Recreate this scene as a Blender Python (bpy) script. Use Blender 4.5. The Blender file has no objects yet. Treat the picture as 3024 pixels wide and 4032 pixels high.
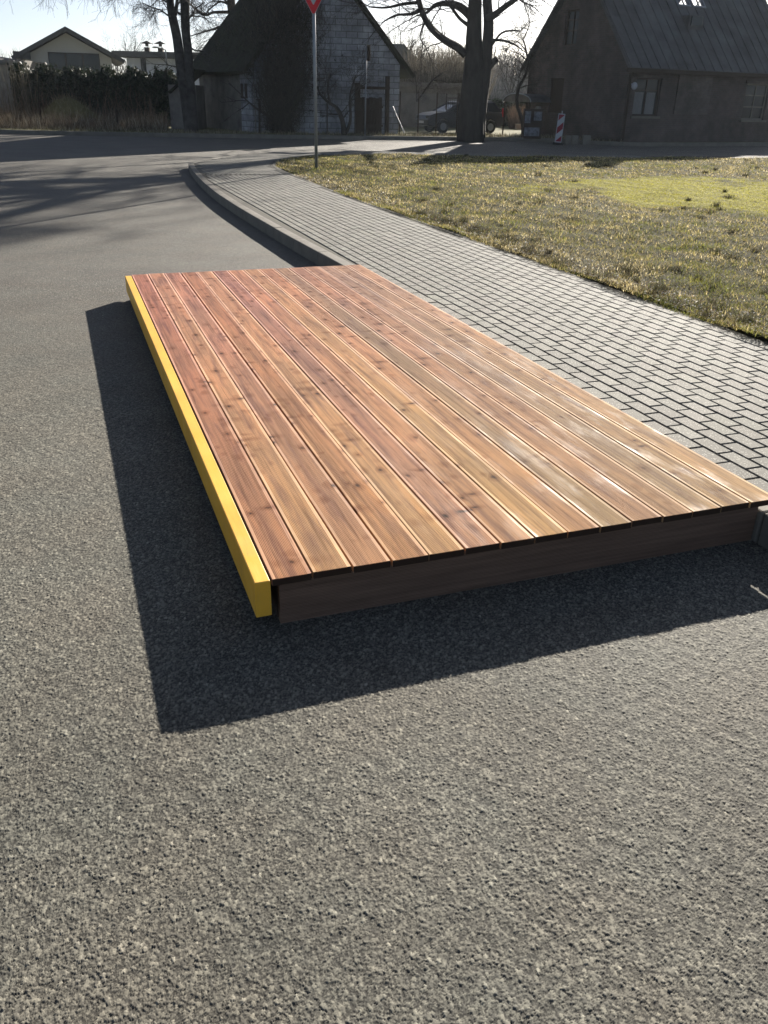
import bpy, math, random
import numpy as np
from mathutils import Vector, Matrix
random.seed(7); np.random.seed(7)
RAD = math.radians
S = bpy.context.scene
COL = S.collection

# ---------------------------------------------------------------- camera
FPX, PITCH, ROLL = 3302.8, 0.459668, 0.0226377
HD = 0.21                      # top of the deck above the asphalt
CZ = 1.53408 + HD
_fw = np.array([0, math.cos(PITCH), -math.sin(PITCH)]); _rt = np.array([1., 0, 0]); _up = np.cross(_rt, _fw)
_rt, _up = math.cos(ROLL)*_rt+math.sin(ROLL)*_up, -math.sin(ROLL)*_rt+math.cos(ROLL)*_up
cam = bpy.data.objects.new('camera', bpy.data.cameras.new('camera')); COL.objects.link(cam)
cam.matrix_world = Matrix(((_rt[0], _up[0], -_fw[0], 0), (_rt[1], _up[1], -_fw[1], 0), (_rt[2], _up[2], -_fw[2], CZ), (0, 0, 0, 1)))
cam.data.sensor_fit = 'HORIZONTAL'; cam.data.sensor_width = 36; cam.data.lens = FPX/3024*36
cam.data.clip_start = 0.05; cam.data.clip_end = 3000
S.camera = cam

# ---------------------------------------------------------------- light
SUN_AZ, SUN_EL = RAD(20.8), RAD(18.7)      # azimuth from +Y towards +X
w = bpy.data.worlds.new('World'); S.world = w; w.use_nodes = True
nt = w.node_tree; nt.nodes.clear()
sky = nt.nodes.new('ShaderNodeTexSky'); sky.sky_type = 'NISHITA'; sky.sun_disc = False
sky.sun_elevation = SUN_EL; sky.sun_rotation = SUN_AZ; sky.air_density = .6; sky.dust_density = .7; sky.ozone_density = 2.0
bg = nt.nodes.new('ShaderNodeBackground'); bg.inputs[1].default_value = 0.05
wo = nt.nodes.new('ShaderNodeOutputWorld'); hs = nt.nodes.new('ShaderNodeHueSaturation'); hs.inputs['Saturation'].default_value = .75; hs.inputs['Value'].default_value = .84; nt.links.new(sky.outputs[0], hs.inputs['Color']); nt.links.new(hs.outputs[0], bg.inputs[0]); nt.links.new(bg.outputs[0], wo.inputs[0])
sl = bpy.data.lights.new('sun', 'SUN'); sl.energy = 5.0; sl.angle = RAD(0.53); sl.color = (1, .93, .83)
so = bpy.data.objects.new('sun', sl); COL.objects.link(so)
sd = Vector((math.sin(SUN_AZ)*math.cos(SUN_EL), math.cos(SUN_AZ)*math.cos(SUN_EL), math.sin(SUN_EL)))
so.rotation_euler = sd.to_track_quat('Z', 'Y').to_euler(); so.location = (10, 20, 30)
S.view_settings.view_transform = 'Standard'; S.view_settings.look = 'None'
S.view_settings.exposure = 1.52; S.view_settings.gamma = 1

# ---------------------------------------------------------------- helpers: survey
def ray(x, y): return _fw+_rt*(x-1512)/FPX-_up*(y-2016)/FPX
def G(x, y, z=0.0):
    d = ray(x, y); p = d*((z-CZ)/d[2]); return (float(p[0]), float(p[1]), z)
def P(x, y, Y):
    d = ray(x, y); p = d*(Y/d[1]); return (float(p[0]), float(Y), float(p[2]+CZ))
TH = 0.355418
U = np.array([math.cos(TH), math.sin(TH)]); V = np.array([-U[1], U[0]])
DA = np.array([-0.3903, 2.5439]); DC = DA+2.245*U; DLEN = 5.783
def uv(u, v, z=0.0):           # frame of the deck's right edge
    p = DC+U*u+V*v; return (float(p[0]), float(p[1]), z)

# ---------------------------------------------------------------- helpers: objects
def tag(o, label=None, cat=None, group=None, kind=None):
    if label: o['label'] = label
    if cat: o['category'] = cat
    if group: o['group'] = group
    if kind: o['kind'] = kind
    return o
def empty(name, loc, label, cat, group=None):
    o = bpy.data.objects.new(name, None); COL.objects.link(o); o.location = loc; o.empty_display_size = .2
    return tag(o, label, cat, group)
class MB:
    def __init__(s): s.v = []; s.f = []; s.n = 0
    def add(s, vs, fs):
        b = s.n; s.v.append(np.asarray(vs, float).reshape(-1, 3)); s.f += [tuple(b+i for i in f) for f in fs]; s.n += len(vs); return s
    def box(s, c, d, ax=None, rz=0):
        x, y, z = (q/2 for q in d)
        vs = np.array([(i*x, j*y, k*z) for i in (-1, 1) for j in (-1, 1) for k in (-1, 1)])
        if rz:
            cc, ss = math.cos(rz), math.sin(rz); vs = np.stack([vs[:, 0]*cc-vs[:, 1]*ss, vs[:, 0]*ss+vs[:, 1]*cc, vs[:, 2]], 1)
        return s.add(vs+np.array(c), [(0, 1, 3, 2), (4, 6, 7, 5), (0, 4, 5, 1), (2, 3, 7, 6), (0, 2, 6, 4), (1, 5, 7, 3)])
    def prism(s, poly, z0, z1):
        n = len(poly); vs = [(p[0], p[1], z0) for p in poly]+[(p[0], p[1], z1) for p in poly]
        return s.add(vs, [tuple(range(n-1, -1, -1)), tuple(range(n, 2*n))]+[(i, (i+1) % n, n+(i+1) % n, n+i) for i in range(n)])
    def slab(s, a, b, c, d, t):
        """quad a b c d thickened by t along its normal (downwards)"""
        a, b, c, d = (np.array(q, float) for q in (a, b, c, d)); n = np.cross(b-a, d-a); n /= np.linalg.norm(n); n *= -t
        return s.add([a, b, c, d, a+n, b+n, c+n, d+n], [(0, 1, 2, 3), (7, 6, 5, 4), (0, 4, 5, 1), (1, 5, 6, 2), (2, 6, 7, 3), (3, 7, 4, 0)])
    def tube(s, pts, rs, k=6, cap=True):
        pts = np.asarray(pts, float); n = len(pts)
        if np.isscalar(rs): rs = [rs]*n
        rs = np.asarray(rs, float)
        t = np.gradient(pts, axis=0); t /= np.linalg.norm(t, axis=1)[:, None]+1e-9
        a = np.where(np.abs(t[:, 2:3]) > .9, np.array([[1., 0, 0]]), np.array([[0, 0, 1.]]))
        e1 = np.cross(t, a[0] if abs(t[0, 2]) > .9 else a[0]); e1 = np.cross(t, a[0]); e1 /= np.linalg.norm(e1, axis=1)[:, None]+1e-9
        e2 = np.cross(t, e1); an = np.arange(k)*2*math.pi/k
        vs = pts[:, None, :]+rs[:, None, None]*(np.cos(an)[None, :, None]*e1[:, None, :]+np.sin(an)[None, :, None]*e2[:, None, :])
        b = s.n; s.v.append(vs.reshape(-1, 3)); s.n += n*k
        for i in range(n-1):
            for j in range(k):
                s.f.append((b+i*k+j, b+i*k+(j+1) % k, b+(i+1)*k+(j+1) % k, b+(i+1)*k+j))
        if cap: s.f.append(tuple(b+j for j in range(k-1, -1, -1))); s.f.append(tuple(b+(n-1)*k+j for j in range(k)))
        return s
    def ring(s, c, r0, r1, h, k=24, axis='z'):
        return s
    def ball(s, c, r, nu=10, nv=7, sc=(1, 1, 1)):
        vs = [(c[0], c[1], c[2]+r*sc[2])]; fs = []
        for i in range(1, nv):
            ph = math.pi*i/nv
            for j in range(nu):
                th = 2*math.pi*j/nu; vs.append((c[0]+r*sc[0]*math.sin(ph)*math.cos(th), c[1]+r*sc[1]*math.sin(ph)*math.sin(th), c[2]+r*sc[2]*math.cos(ph)))
        vs.append((c[0], c[1], c[2]-r*sc[2])); L = len(vs)-1
        for j in range(nu):
            fs.append((0, 1+j, 1+(j+1) % nu)); fs.append((L, L-nu+(j+1) % nu, L-nu+j))
            for i in range(nv-2):
                a = 1+i*nu+j; b2 = 1+i*nu+(j+1) % nu; fs.append((a, a+nu, b2+nu, b2))
        return s.add(vs, fs)
    def build(s, name, m, parent=None, smooth=False, bevel=0):
        me = bpy.data.meshes.new(name); me.from_pydata(np.concatenate(s.v).tolist() if s.v else [], [], s.f); me.update()
        o = bpy.data.objects.new(name, me); COL.objects.link(o)
        if parent is not None:
            o.parent = parent; L = Vector(parent.location); q = parent.parent
            while q is not None: L += Vector(q.location); q = q.parent
            me.transform(Matrix.Translation(-L))
        if m: me.materials.append(m)
        if smooth: me.polygons.foreach_set('use_smooth', [True]*len(me.polygons))
        if bevel:
            b = o.modifiers.new('bevel', 'BEVEL'); b.width = bevel; b.segments = 2; b.limit_method = 'ANGLE'
        return o
def quads(name, vs, m, parent=None, cols=None, nper=4):
    """bulk mesh: vs (N, nper, 3), one face each; cols (N,3) face colours"""
    N = len(vs); me = bpy.data.meshes.new(name); me.vertices.add(N*nper); me.vertices.foreach_set('co', vs.astype(np.float32).ravel())
    me.loops.add(N*nper); me.loops.foreach_set('vertex_index', np.arange(N*nper, dtype=np.int32))
    me.polygons.add(N); me.polygons.foreach_set('loop_start', np.arange(0, N*nper, nper, dtype=np.int32))
    me.update(calc_edges=True)
    if cols is not None:
        ca = me.color_attributes.new('Col', 'FLOAT_COLOR', 'POINT'); c4 = np.ones((N, nper, 4), np.float32); c4[:, :, :3] = cols[:, None, :]
        ca.data.foreach_set('color', c4.ravel())
    o = bpy.data.objects.new(name, me); COL.objects.link(o); me.materials.append(m)
    if parent is not None: me.transform(Matrix.Translation(-parent.location)); o.parent = parent
    return o

# ---------------------------------------------------------------- helpers: materials
class NT:
    def __init__(s, name):
        s.m = bpy.data.materials.new(name); s.m.use_nodes = True; s.t = s.m.node_tree; s.t.nodes.clear()
        s.out = s.n('OutputMaterial'); s.b = s.n('BsdfPrincipled'); s.l(s.b.outputs[0], s.out.inputs[0])
    def n(s, t, **k):
        o = s.t.nodes.new('ShaderNode'+t)
        for a, b in k.items(): setattr(o, a, b)
        return o
    def l(s, a, b): s.t.links.new(a, b)
    def put(s, inp, v):
        if hasattr(v, 'links') or isinstance(v, bpy.types.NodeSocket): s.l(v, inp)
        else:
            if isinstance(v, (tuple, list)) and len(v) == 3 and inp.type == 'RGBA': v = (*v, 1)
            inp.default_value = v
    def co(s, scale=(1, 1, 1), off=None, rz=0, kind='Object'):
        c = s.n('TexCoord').outputs[kind]
        mp = s.n('Mapping'); s.l(c, mp.inputs[0]); mp.inputs['Scale'].default_value = scale; mp.inputs['Rotation'].default_value = (0, 0, rz)
        if off is not None: s.put(mp.inputs['Location'], off)
        return mp.outputs[0]
    def noise(s, scale, v=None, det=4, rough=.55, dist=0):
        o = s.n('TexNoise'); o.inputs['Scale'].default_value = scale; o.inputs['Detail'].default_value = det; o.inputs['Roughness'].default_value = rough; o.inputs['Distortion'].default_value = dist
        if v is not None: s.l(v, o.inputs['Vector'])
        return o.outputs[0]
    def vor(s, scale, v=None, feature='F1', rnd=1):
        o = s.n('TexVoronoi', feature=feature); o.inputs['Scale'].default_value = scale; o.inputs['Randomness'].default_value = rnd
        if v is not None: s.l(v, o.inputs['Vector'])
        return o
    def ramp(s, f, stops, interp='LINEAR'):
        o = s.n('ValToRGB'); o.color_ramp.interpolation = interp; e = o.color_ramp.elements
        while len(e) < len(stops): e.new(.5)
        for i, (p, c) in enumerate(stops):
            e[i].position = p; e[i].color = (c, c, c, 1) if not isinstance(c, (tuple, list)) else (*c, 1)
        s.l(f, o.inputs[0]); return o.outputs[0]
    def mix(s, f, a, b, mode='MIX'):
        o = s.n('Mix', data_type='RGBA', blend_type=mode); s.put(o.inputs[0], f); s.put(o.inputs[6], a); s.put(o.inputs[7], b); return o.outputs[2]
    def math(s, op, a, b=0.0, c=None):
        o = s.n('Math', operation=op); s.put(o.inputs[0], a); s.put(o.inputs[1], b)
        if c is not None: s.put(o.inputs[2], c)
        return o.outputs[0]
    def bump(s, h, dist, strength=1, nrm=None):
        o = s.n('Bump'); s.put(o.inputs['Height'], h); o.inputs['Distance'].default_value = dist; o.inputs['Strength'].default_value = strength
        if nrm is not None: s.l(nrm, o.inputs['Normal'])
        return o.outputs[0]
    def done(s, col=None, rough=None, nrm=None, spec=None, metal=None):
        if col is not None: s.put(s.b.inputs['Base Color'], col)
        if rough is not None: s.put(s.b.inputs['Roughness'], rough)
        if nrm is not None: s.l(nrm, s.b.inputs['Normal'])
        if spec is not None: s.b.inputs['Specular IOR Level'].default_value = spec
        if metal is not None: s.b.inputs['Metallic'].default_value = metal
        return s.m
def simple(name, c1, c2=None, sc=4, rough=.7, bs=0, bd=.005, stretch=(1, 1, 1), spec=None, metal=None):
    t = NT(name); v = t.co(stretch); c2 = c2 or tuple(x*.75 for x in c1)
    f = t.ramp(t.noise(sc, v, 6, .65), [(.3, 0.), (.7, 1.)])
    nr = t.bump(t.noise(bs, v, 5, .6), bd) if bs else None
    return t.done(t.mix(f, c1, c2), rough, nr, .2 if spec is None else spec, metal)

def m_asphalt(near=False):
    t = NT('asphalt_stones' if near else 'asphalt'); v0 = t.co()
    nz = t.n('TexNoise'); nz.inputs['Scale'].default_value = 130; t.l(v0, nz.inputs['Vector'])
    v = t.n('VectorMath', operation='ADD'); sc = t.n('VectorMath', operation='SCALE'); t.l(nz.outputs[1], sc.inputs[0]); sc.inputs['Scale'].default_value = .008; t.l(v0, v.inputs[0]); t.l(sc.outputs[0], v.inputs[1]); v = v.outputs[0]
    a = t.vor(88, v); b = t.vor(175, v); e = t.vor(330, v)
    def layer(o, keep):
        sp = t.n('SeparateColor'); t.l(o.outputs['Color'], sp.inputs[0]); d = o.outputs['Distance']
        on = t.math('GREATER_THAN', sp.outputs[2], keep)
        rad = t.math('ADD', t.math('MULTIPLY', sp.outputs[1], .25), .36)
        shp = t.math('MULTIPLY', on, t.math('LESS_THAN', d, rad))
        hgt = t.math('MULTIPLY', shp, t.math('SUBTRACT', 1., t.math('POWER', t.math('DIVIDE', d, rad), 3.)))
        return sp, shp, hgt
    s1, m1, h1 = layer(a, .62); s2, m2, h2 = layer(b, .35)
    c1 = t.ramp(s1.outputs[0], [(0, (.12, .115, .105)), (.5, (.19, .18, .16)), (.85, (.27, .25, .21)), (1, (.42, .40, .34))])
    c2 = t.ramp(s2.outputs[0], [(0, (.10, .097, .09)), (.5, (.16, .152, .137)), (.85, (.24, .225, .19)), (1, (.36, .34, .29))])
    base = t.mix(t.ramp(e.outputs['Distance'], [(.2, 0.), (.6, 1.)]), (.135, .13, .12), (.05, .048, .046))
    c = t.mix(m2, base, c2); c = t.mix(m1, c, c1)
    big = t.ramp(t.noise(.9, v0, 5, .6), [(.3, .80), (.7, 1.14)]); c = t.mix(1., c, big, 'MULTIPLY')
    tint = t.ramp(t.noise(2.2, t.co(off=(3, 9, 0)), 3, .6), [(.35, (1.03, .985, .92)), (.65, (.995, 1., .96))]); c = t.mix(1., c, tint, 'MULTIPLY')
    st = t.ramp(t.noise(3.1, t.co(off=(7, 3, 0)), 6, .75), [(.66, 0.), (.74, .5)]); c = t.mix(st, c, (.035, .03, .027))
    h = t.math('ADD', t.math('MULTIPLY', h1, .9), t.math('MULTIPLY', h2, .6)); h = t.math('MAXIMUM', h, t.math('MULTIPLY', t.math('SUBTRACT', 1., e.outputs['Distance']), .35))
    h = t.math('ADD', h, t.math('MULTIPLY', t.noise(38, v0, 4, .6), .9))
    if not near: return t.done(c, .78, t.bump(h, .0042, 1.), .22)
    at = t.n('Attribute', attribute_name='Col'); al = at.outputs['Alpha']
    cs = t.mix(1., at.outputs[0], big, 'MULTIPLY'); cs = t.mix(1., cs, tint, 'MULTIPLY'); cs = t.mix(st, cs, (.03, .026, .024)); c = t.mix(al, c, cs)
    return t.done(c, .8, t.bump(t.math('MULTIPLY', h, t.math('SUBTRACT', 1., al)), .0042, 1.), .18)
def m_paver():
    t = NT('concrete_paver'); v = t.co()
    oi = t.n('Attribute', attribute_name='Col'); oi.attribute_type = 'GEOMETRY'
    c = t.mix(.5, (.30, .285, .25), oi.outputs[0], 'MULTIPLY')
    n = t.ramp(t.noise(240, v, 2), [(.3, .82), (.7, 1.15)]); c = t.mix(1., oi.outputs[0], n, 'MULTIPLY')
    b = t.ramp(t.noise(1.1, v, 5, .6), [(.3, .86), (.7, 1.08)]); c = t.mix(1., c, b, 'MULTIPLY')
    vo = t.vor(170, v); s2 = t.n('SeparateColor'); t.l(vo.outputs['Color'], s2.inputs[0])
    fl = t.ramp(s2.outputs[0], [(.9, 0.), (.93, .5)]); c = t.mix(fl, c, (.62, .60, .53))
    return t.done(c, .85, t.bump(t.noise(330, v, 3), .0012, .8), .22)
def m_wood():
    t = NT('larch_decking'); oi = t.n('ObjectInfo')
    off = t.n('CombineXYZ'); t.l(t.math('MULTIPLY', oi.outputs['Random'], 37.), off.inputs[0]); t.l(t.math('MULTIPLY', oi.outputs['Random'], 91.), off.inputs[1])
    at = t.n('Attribute', attribute_name='Col')
    g = t.noise(1, t.co((55, 1.1, 30), off.outputs[0]), 6, .6, .6)
    lo = t.noise(1, t.co((4, 1.0, 4), off.outputs[0]), 4, .6)
    lo2 = t.noise(1, t.co((24, 1.6, 4), off.outputs[0]), 5, .65, .4)
    c = at.outputs[0]; sy_ = t.n('SeparateXYZ'); t.l(t.n('TexCoord').outputs['Object'], sy_.inputs[0])
    yy = t.math('ADD', t.math('DIVIDE', sy_.outputs[1], 5.8), t.math('MULTIPLY', t.math('SUBTRACT', lo, .5), 1.2)); c = t.mix(1., c, t.ramp(yy, [(.05, (1.0, 1.05, .93)), (.85, (1.02, .93, 1.03))]), 'MULTIPLY')  # glare tone put into the colour: yellower near end, pinker far end
    c = t.mix(t.ramp(lo, [(.42, 0.), (.62, .75)]), c, t.mix(1., c, (1.28, 1.3, 1.15), 'MULTIPLY'))
    c = t.mix(t.ramp(lo2, [(.48, 0.), (.68, .8)]), c, t.mix(1., c, (.55, .5, .62), 'MULTIPLY'))
    c = t.mix(1., c, t.ramp(g, [(.3, (.62, .55, .5)), (.5, (1, 1, 1)), (.7, (1.15, 1.12, 1.05))]), 'MULTIPLY')
    # knots
    core = None
    for (sx_, sy_, keep, base_, var_) in ((14, 9, .45, .10, .16), (4.2, 8.5, .55, .07, .11)):
        vk = t.co((sx_, sy_, 1), off.outputs[0]); nz_ = t.n('TexNoise'); nz_.inputs['Scale'].default_value = 3.; t.l(vk, nz_.inputs['Vector'])
        k = t.vor(1.0, t.mix(.16, vk, nz_.outputs[1], 'ADD')); sp = t.n('SeparateColor'); t.l(k.outputs['Color'], sp.inputs[0]); has = t.ramp(sp.outputs[0], [(keep, 0.), (keep+.03, 1.)])
        kd = t.math('DIVIDE', k.outputs['Distance'], t.math('ADD', t.math('MULTIPLY', sp.outputs[1], var_), base_))
        halo = t.math('MULTIPLY', has, t.ramp(kd, [(.4, 1.), (1., .35), (2.4, 0.)] if False else [(.5, 1.), (1., .2)])); halo2 = t.math('MULTIPLY', has, t.ramp(t.math('MULTIPLY', kd, .4), [(.3, 1.), (1., 0.)])); co_ = t.math('MULTIPLY', has, t.ramp(kd, [(.3, 1.), (.9, 0.)]))
        c = t.mix(t.math('MULTIPLY', halo2, .7), c, t.mix(1., c, (.62, .48, .42), 'MULTIPLY')); c = t.mix(t.math('MULTIPLY', co_, .9), c, (.05, .028, .022)); core = co_ if core is None else t.math('MAXIMUM', core, co_)
    h = t.math('ADD', g, t.math('MULTIPLY', core, -.5))
    return t.done(c, t.ramp(t.noise(1, t.co((7, 1.6, 4), off.outputs[0]), 4, .7), [(.5, .85), (.74, .48)]), t.bump(h, .0012, .6), .22)
def m_blocks(name, c1, c2, mortar, sx, sz, mort=.04, rough=.85):
    """masonry on vertical walls modelled in local X/Z"""
    t = NT(name); tc = t.n('TexCoord').outputs['Object']; s = t.n('SeparateXYZ'); t.l(tc, s.inputs[0]); c = t.n('CombineXYZ')
    t.l(t.math('ADD', s.outputs[0], s.outputs[1]), c.inputs[0]); t.l(s.outputs[2], c.inputs[1])
    b = t.n('TexBrick'); t.l(c.outputs[0], b.inputs['Vector']); b.inputs['Scale'].default_value = 1; b.inputs['Brick Width'].default_value = sx; b.inputs['Row Height'].default_value = sz
    b.inputs['Mortar Size'].default_value = mort; b.inputs['Color1'].default_value = (*c1, 1); b.inputs['Color2'].default_value = (*c2, 1); b.inputs['Mortar'].default_value = (*mortar, 1)
    n = t.mix(1., t.ramp(t.noise(2.5, tc, 6, .7), [(.3, .6), (.7, 1.2)]), t.ramp(t.noise(.7, tc, 5, .7), [(.35, .6), (.65, 1.5)]), 'MULTIPLY')
    return t.done(t.mix(1., b.outputs[0], n, 'MULTIPLY'), rough, t.bump(b.outputs[1], .01, -.6))
def m_vcol(name, rough=.8, trans=0., spec=.3):
    t = NT(name); a = t.n('Attribute', attribute_name='Col'); t.done(a.outputs[0], rough, None, spec)
    if trans:
        tr = t.n('BsdfTranslucent'); t.l(a.outputs[0], tr.inputs[0]); mx = t.n('MixShader'); mx.inputs[0].default_value = trans
        t.l(t.b.outputs[0], mx.inputs[1]); t.l(tr.outputs[0], mx.inputs[2]); t.l(mx.outputs[0], t.out.inputs[0])
    return t.m
def m_yellow():
    t = NT('yellow_paint'); v = t.co(); c = t.mix(t.ramp(t.noise(3, v, 5, .6), [(.35, 0.), (.65, 1.)]), (.88, .49, .05), (.80, .42, .04))
    sc_ = t.ramp(t.noise(1, t.co((60, 14, 60)), 6, .75), [(.65, 0.), (.70, .8)]); c = t.mix(sc_, c, (.33, .17, .05))
    gr = t.ramp(t.noise(7, v, 6, .7), [(.5, 0.), (.8, .35)]); c = t.mix(gr, c, (.45, .28, .08))
    return t.done(c, t.ramp(t.noise(5, v, 4), [(.3, .38), (.7, .6)]), t.bump(t.noise(1, t.co((50, 4, 50)), 5, .6), .0012, .7), .45)
def m_lawn():
    t = NT('lawn_soil'); v = t.co()
    c = t.mix(1., t.n('Attribute', attribute_name='Col').outputs[0], t.ramp(t.noise(25, v, 5, .7), [(.35, .5), (.65, 1.5)]), 'MULTIPLY')
    return t.done(c, .95, t.bump(t.noise(18, v, 6, .7), .04, 1), .03)
M = dict(
    asphalt=m_asphalt(), stones=m_asphalt(True), paver=m_paver(), wood=m_wood(), lawn=m_lawn(), grass=m_vcol('grass_blades', .85, .45, .08), leaf=m_vcol('foliage', .6, .15), stalk=m_vcol('dry_stalks', .8, .2),
    kerb=simple('kerb_concrete', (.20, .185, .155), (.13, .12, .10), 3, .8, 200, .002),
    sand=simple('joint_sand', (.085, .078, .062), None, 40, .95),
    yellow=m_yellow(),
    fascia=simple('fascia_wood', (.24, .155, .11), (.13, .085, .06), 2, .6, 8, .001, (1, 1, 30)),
    endshade=simple('board_end_shade', (.05, .03, .02), None, 30, .85),  # board end faces: their shade is painted in as a near-black colour
    dark=simple('dark_timber', (.05, .035, .025), None, 5, .8),
    galv=simple('galvanised_steel', (.30, .32, .34), (.22, .24, .26), 8, .5, 0, 0, (1, 1, 1), .5, .5),
    bark=simple('grey_bark', (.06, .052, .045), (.035, .03, .026), 6, .9, 14, .03, (1, 1, .25)),
    birch=simple('birch_bark', (.085, .08, .075), (.02, .018, .017), 3.5, .85, 10, .02, (1, 1, 1)),
    soil=simple('yard_soil', (.12, .10, .065), (.06, .055, .035), 1.2, .95, 9, .08),
    yard=simple('yard_grass', (.20, .18, .085), (.12, .12, .05), 2, .95, 14, .06),
    moss=simple('mossy_roof', (.045, .05, .028), (.03, .026, .02), 2.2, .95, 7, .06),
    block=m_blocks('grey_blockwork', (.33, .345, .37), (.22, .23, .25), (.10, .10, .10), .5, .25, .014),
    plaster=simple('worn_plaster', (.24, .225, .20), (.11, .10, .095), 1.5, .9, 12, .01),
    brick=m_blocks('dark_brick', (.085, .06, .05), (.06, .045, .04), (.075, .07, .065), .25, .085, .012),
    brick2=m_blocks('infill_brick', (.11, .085, .07), (.08, .065, .055), (.08, .075, .07), .25, .085, .012),
    metalroof=simple('blue_grey_sheet_roof', (.125, .125, .125), (.055, .052, .05), .9, .7, 0, 0, (1, 1, 1), .3),
    cream=simple('cream_render', (.50, .48, .42), (.46, .44, .39), 1, .9),
    white=simple('white_paint', (.42, .43, .45), (.34, .35, .37), 3, .6),
    palewall=simple('pale_blue_render', (.62, .66, .72), None, 1, .9),
    tile=simple('dark_roof_tiles', (.10, .10, .095), (.07, .07, .068), 5, .8, 20, .02),
    red=simple('red_reflective_sheeting', (.62, .02, .03), (.56, .018, .028), 3, .35),
    black=simple('black_rubber', (.02, .02, .02), None, 5, .7),
    car=simple('dark_blue_car_paint', (.014, .017, .024), (.012, .014, .02), 3, .3, 0, 0, (1, 1, 1), .35),
    lampred=simple('red_tail_lamp', (.45, .02, .02), None, 5, .2),
    cloth=simple('net_curtain', (.26, .26, .25), (.16, .16, .155), 6, .9, 0, 0, (6, 6, 1)),
)
def m_glass():
    t = NT('window_glass'); return t.done((.02, .025, .03), .12, None, .4)
M['glass'] = m_glass()
def poly_obj(name, poly, z, m, thick=None):
    mb = MB()
    if thick: mb.prism([p[:2] for p in poly], z-thick, z)
    else: mb.add([(p[0], p[1], z) for p in poly], [tuple(range(len(poly)))])
    return tag(mb.build(name, m), kind='structure')

# ---------------------------------------------------------------- setting: ground sheets
poly_obj('ground', [(-900, -300), (900, -300), (900, 1200), (-900, 1200)], -.03, M['soil'])
poly_obj('road', [(-60, -6), (60, -6), (60, 60), (-60, 60)], 0, M['asphalt'])
def inside(poly, x, y):
    """vectorised point in polygon"""
    poly = np.asarray(poly); x = np.asarray(x); y = np.asarray(y); r = np.zeros(x.shape, bool); j = len(poly)-1
    for i in range(len(poly)):
        xi, yi = poly[i]; xj, yj = poly[j]
        if yi != yj: r ^= ((yi > y) != (yj > y)) & (x < (xj-xi)*(y-yi)/(yj-yi)+xi)
        j = i
    return r
# near part of the road with its real stone relief
def cells(x, y, c, seed):
    """nearest jittered cell point: distance / c and three random numbers per cell"""
    gx_, gy_ = np.floor(x/c).astype(np.int64), np.floor(y/c).astype(np.int64); best = np.full(x.shape, 9., np.float32); rid = np.zeros(x.shape, np.int64)
    for i in (-1, 0, 1):
        for j in (-1, 0, 1):
            a, b = gx_+i, gy_+j; h = (a*73856093 ^ b*19349663 ^ seed*83492791) & 0x7fffffff; h = (h*1103515245+12345) & 0x7fffffff; h ^= h >> 13; h = (h*1274126177) & 0x7fffffff
            px_ = (a+(h & 1023)/1023.)*c; py_ = (b+((h >> 10) & 1023)/1023.)*c; ex = .72+((h >> 5) & 63)/63.*.6
            d = (np.sqrt(((x-px_)*ex)**2+((y-py_)/ex)**2)/c).astype(np.float32); k = d < best; best = np.where(k, d, best); rid = np.where(k, h, rid)
    return best, ((rid >> 3) & 255)/255., ((rid >> 11) & 255)/255., ((rid >> 19) & 255)/255.
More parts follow.
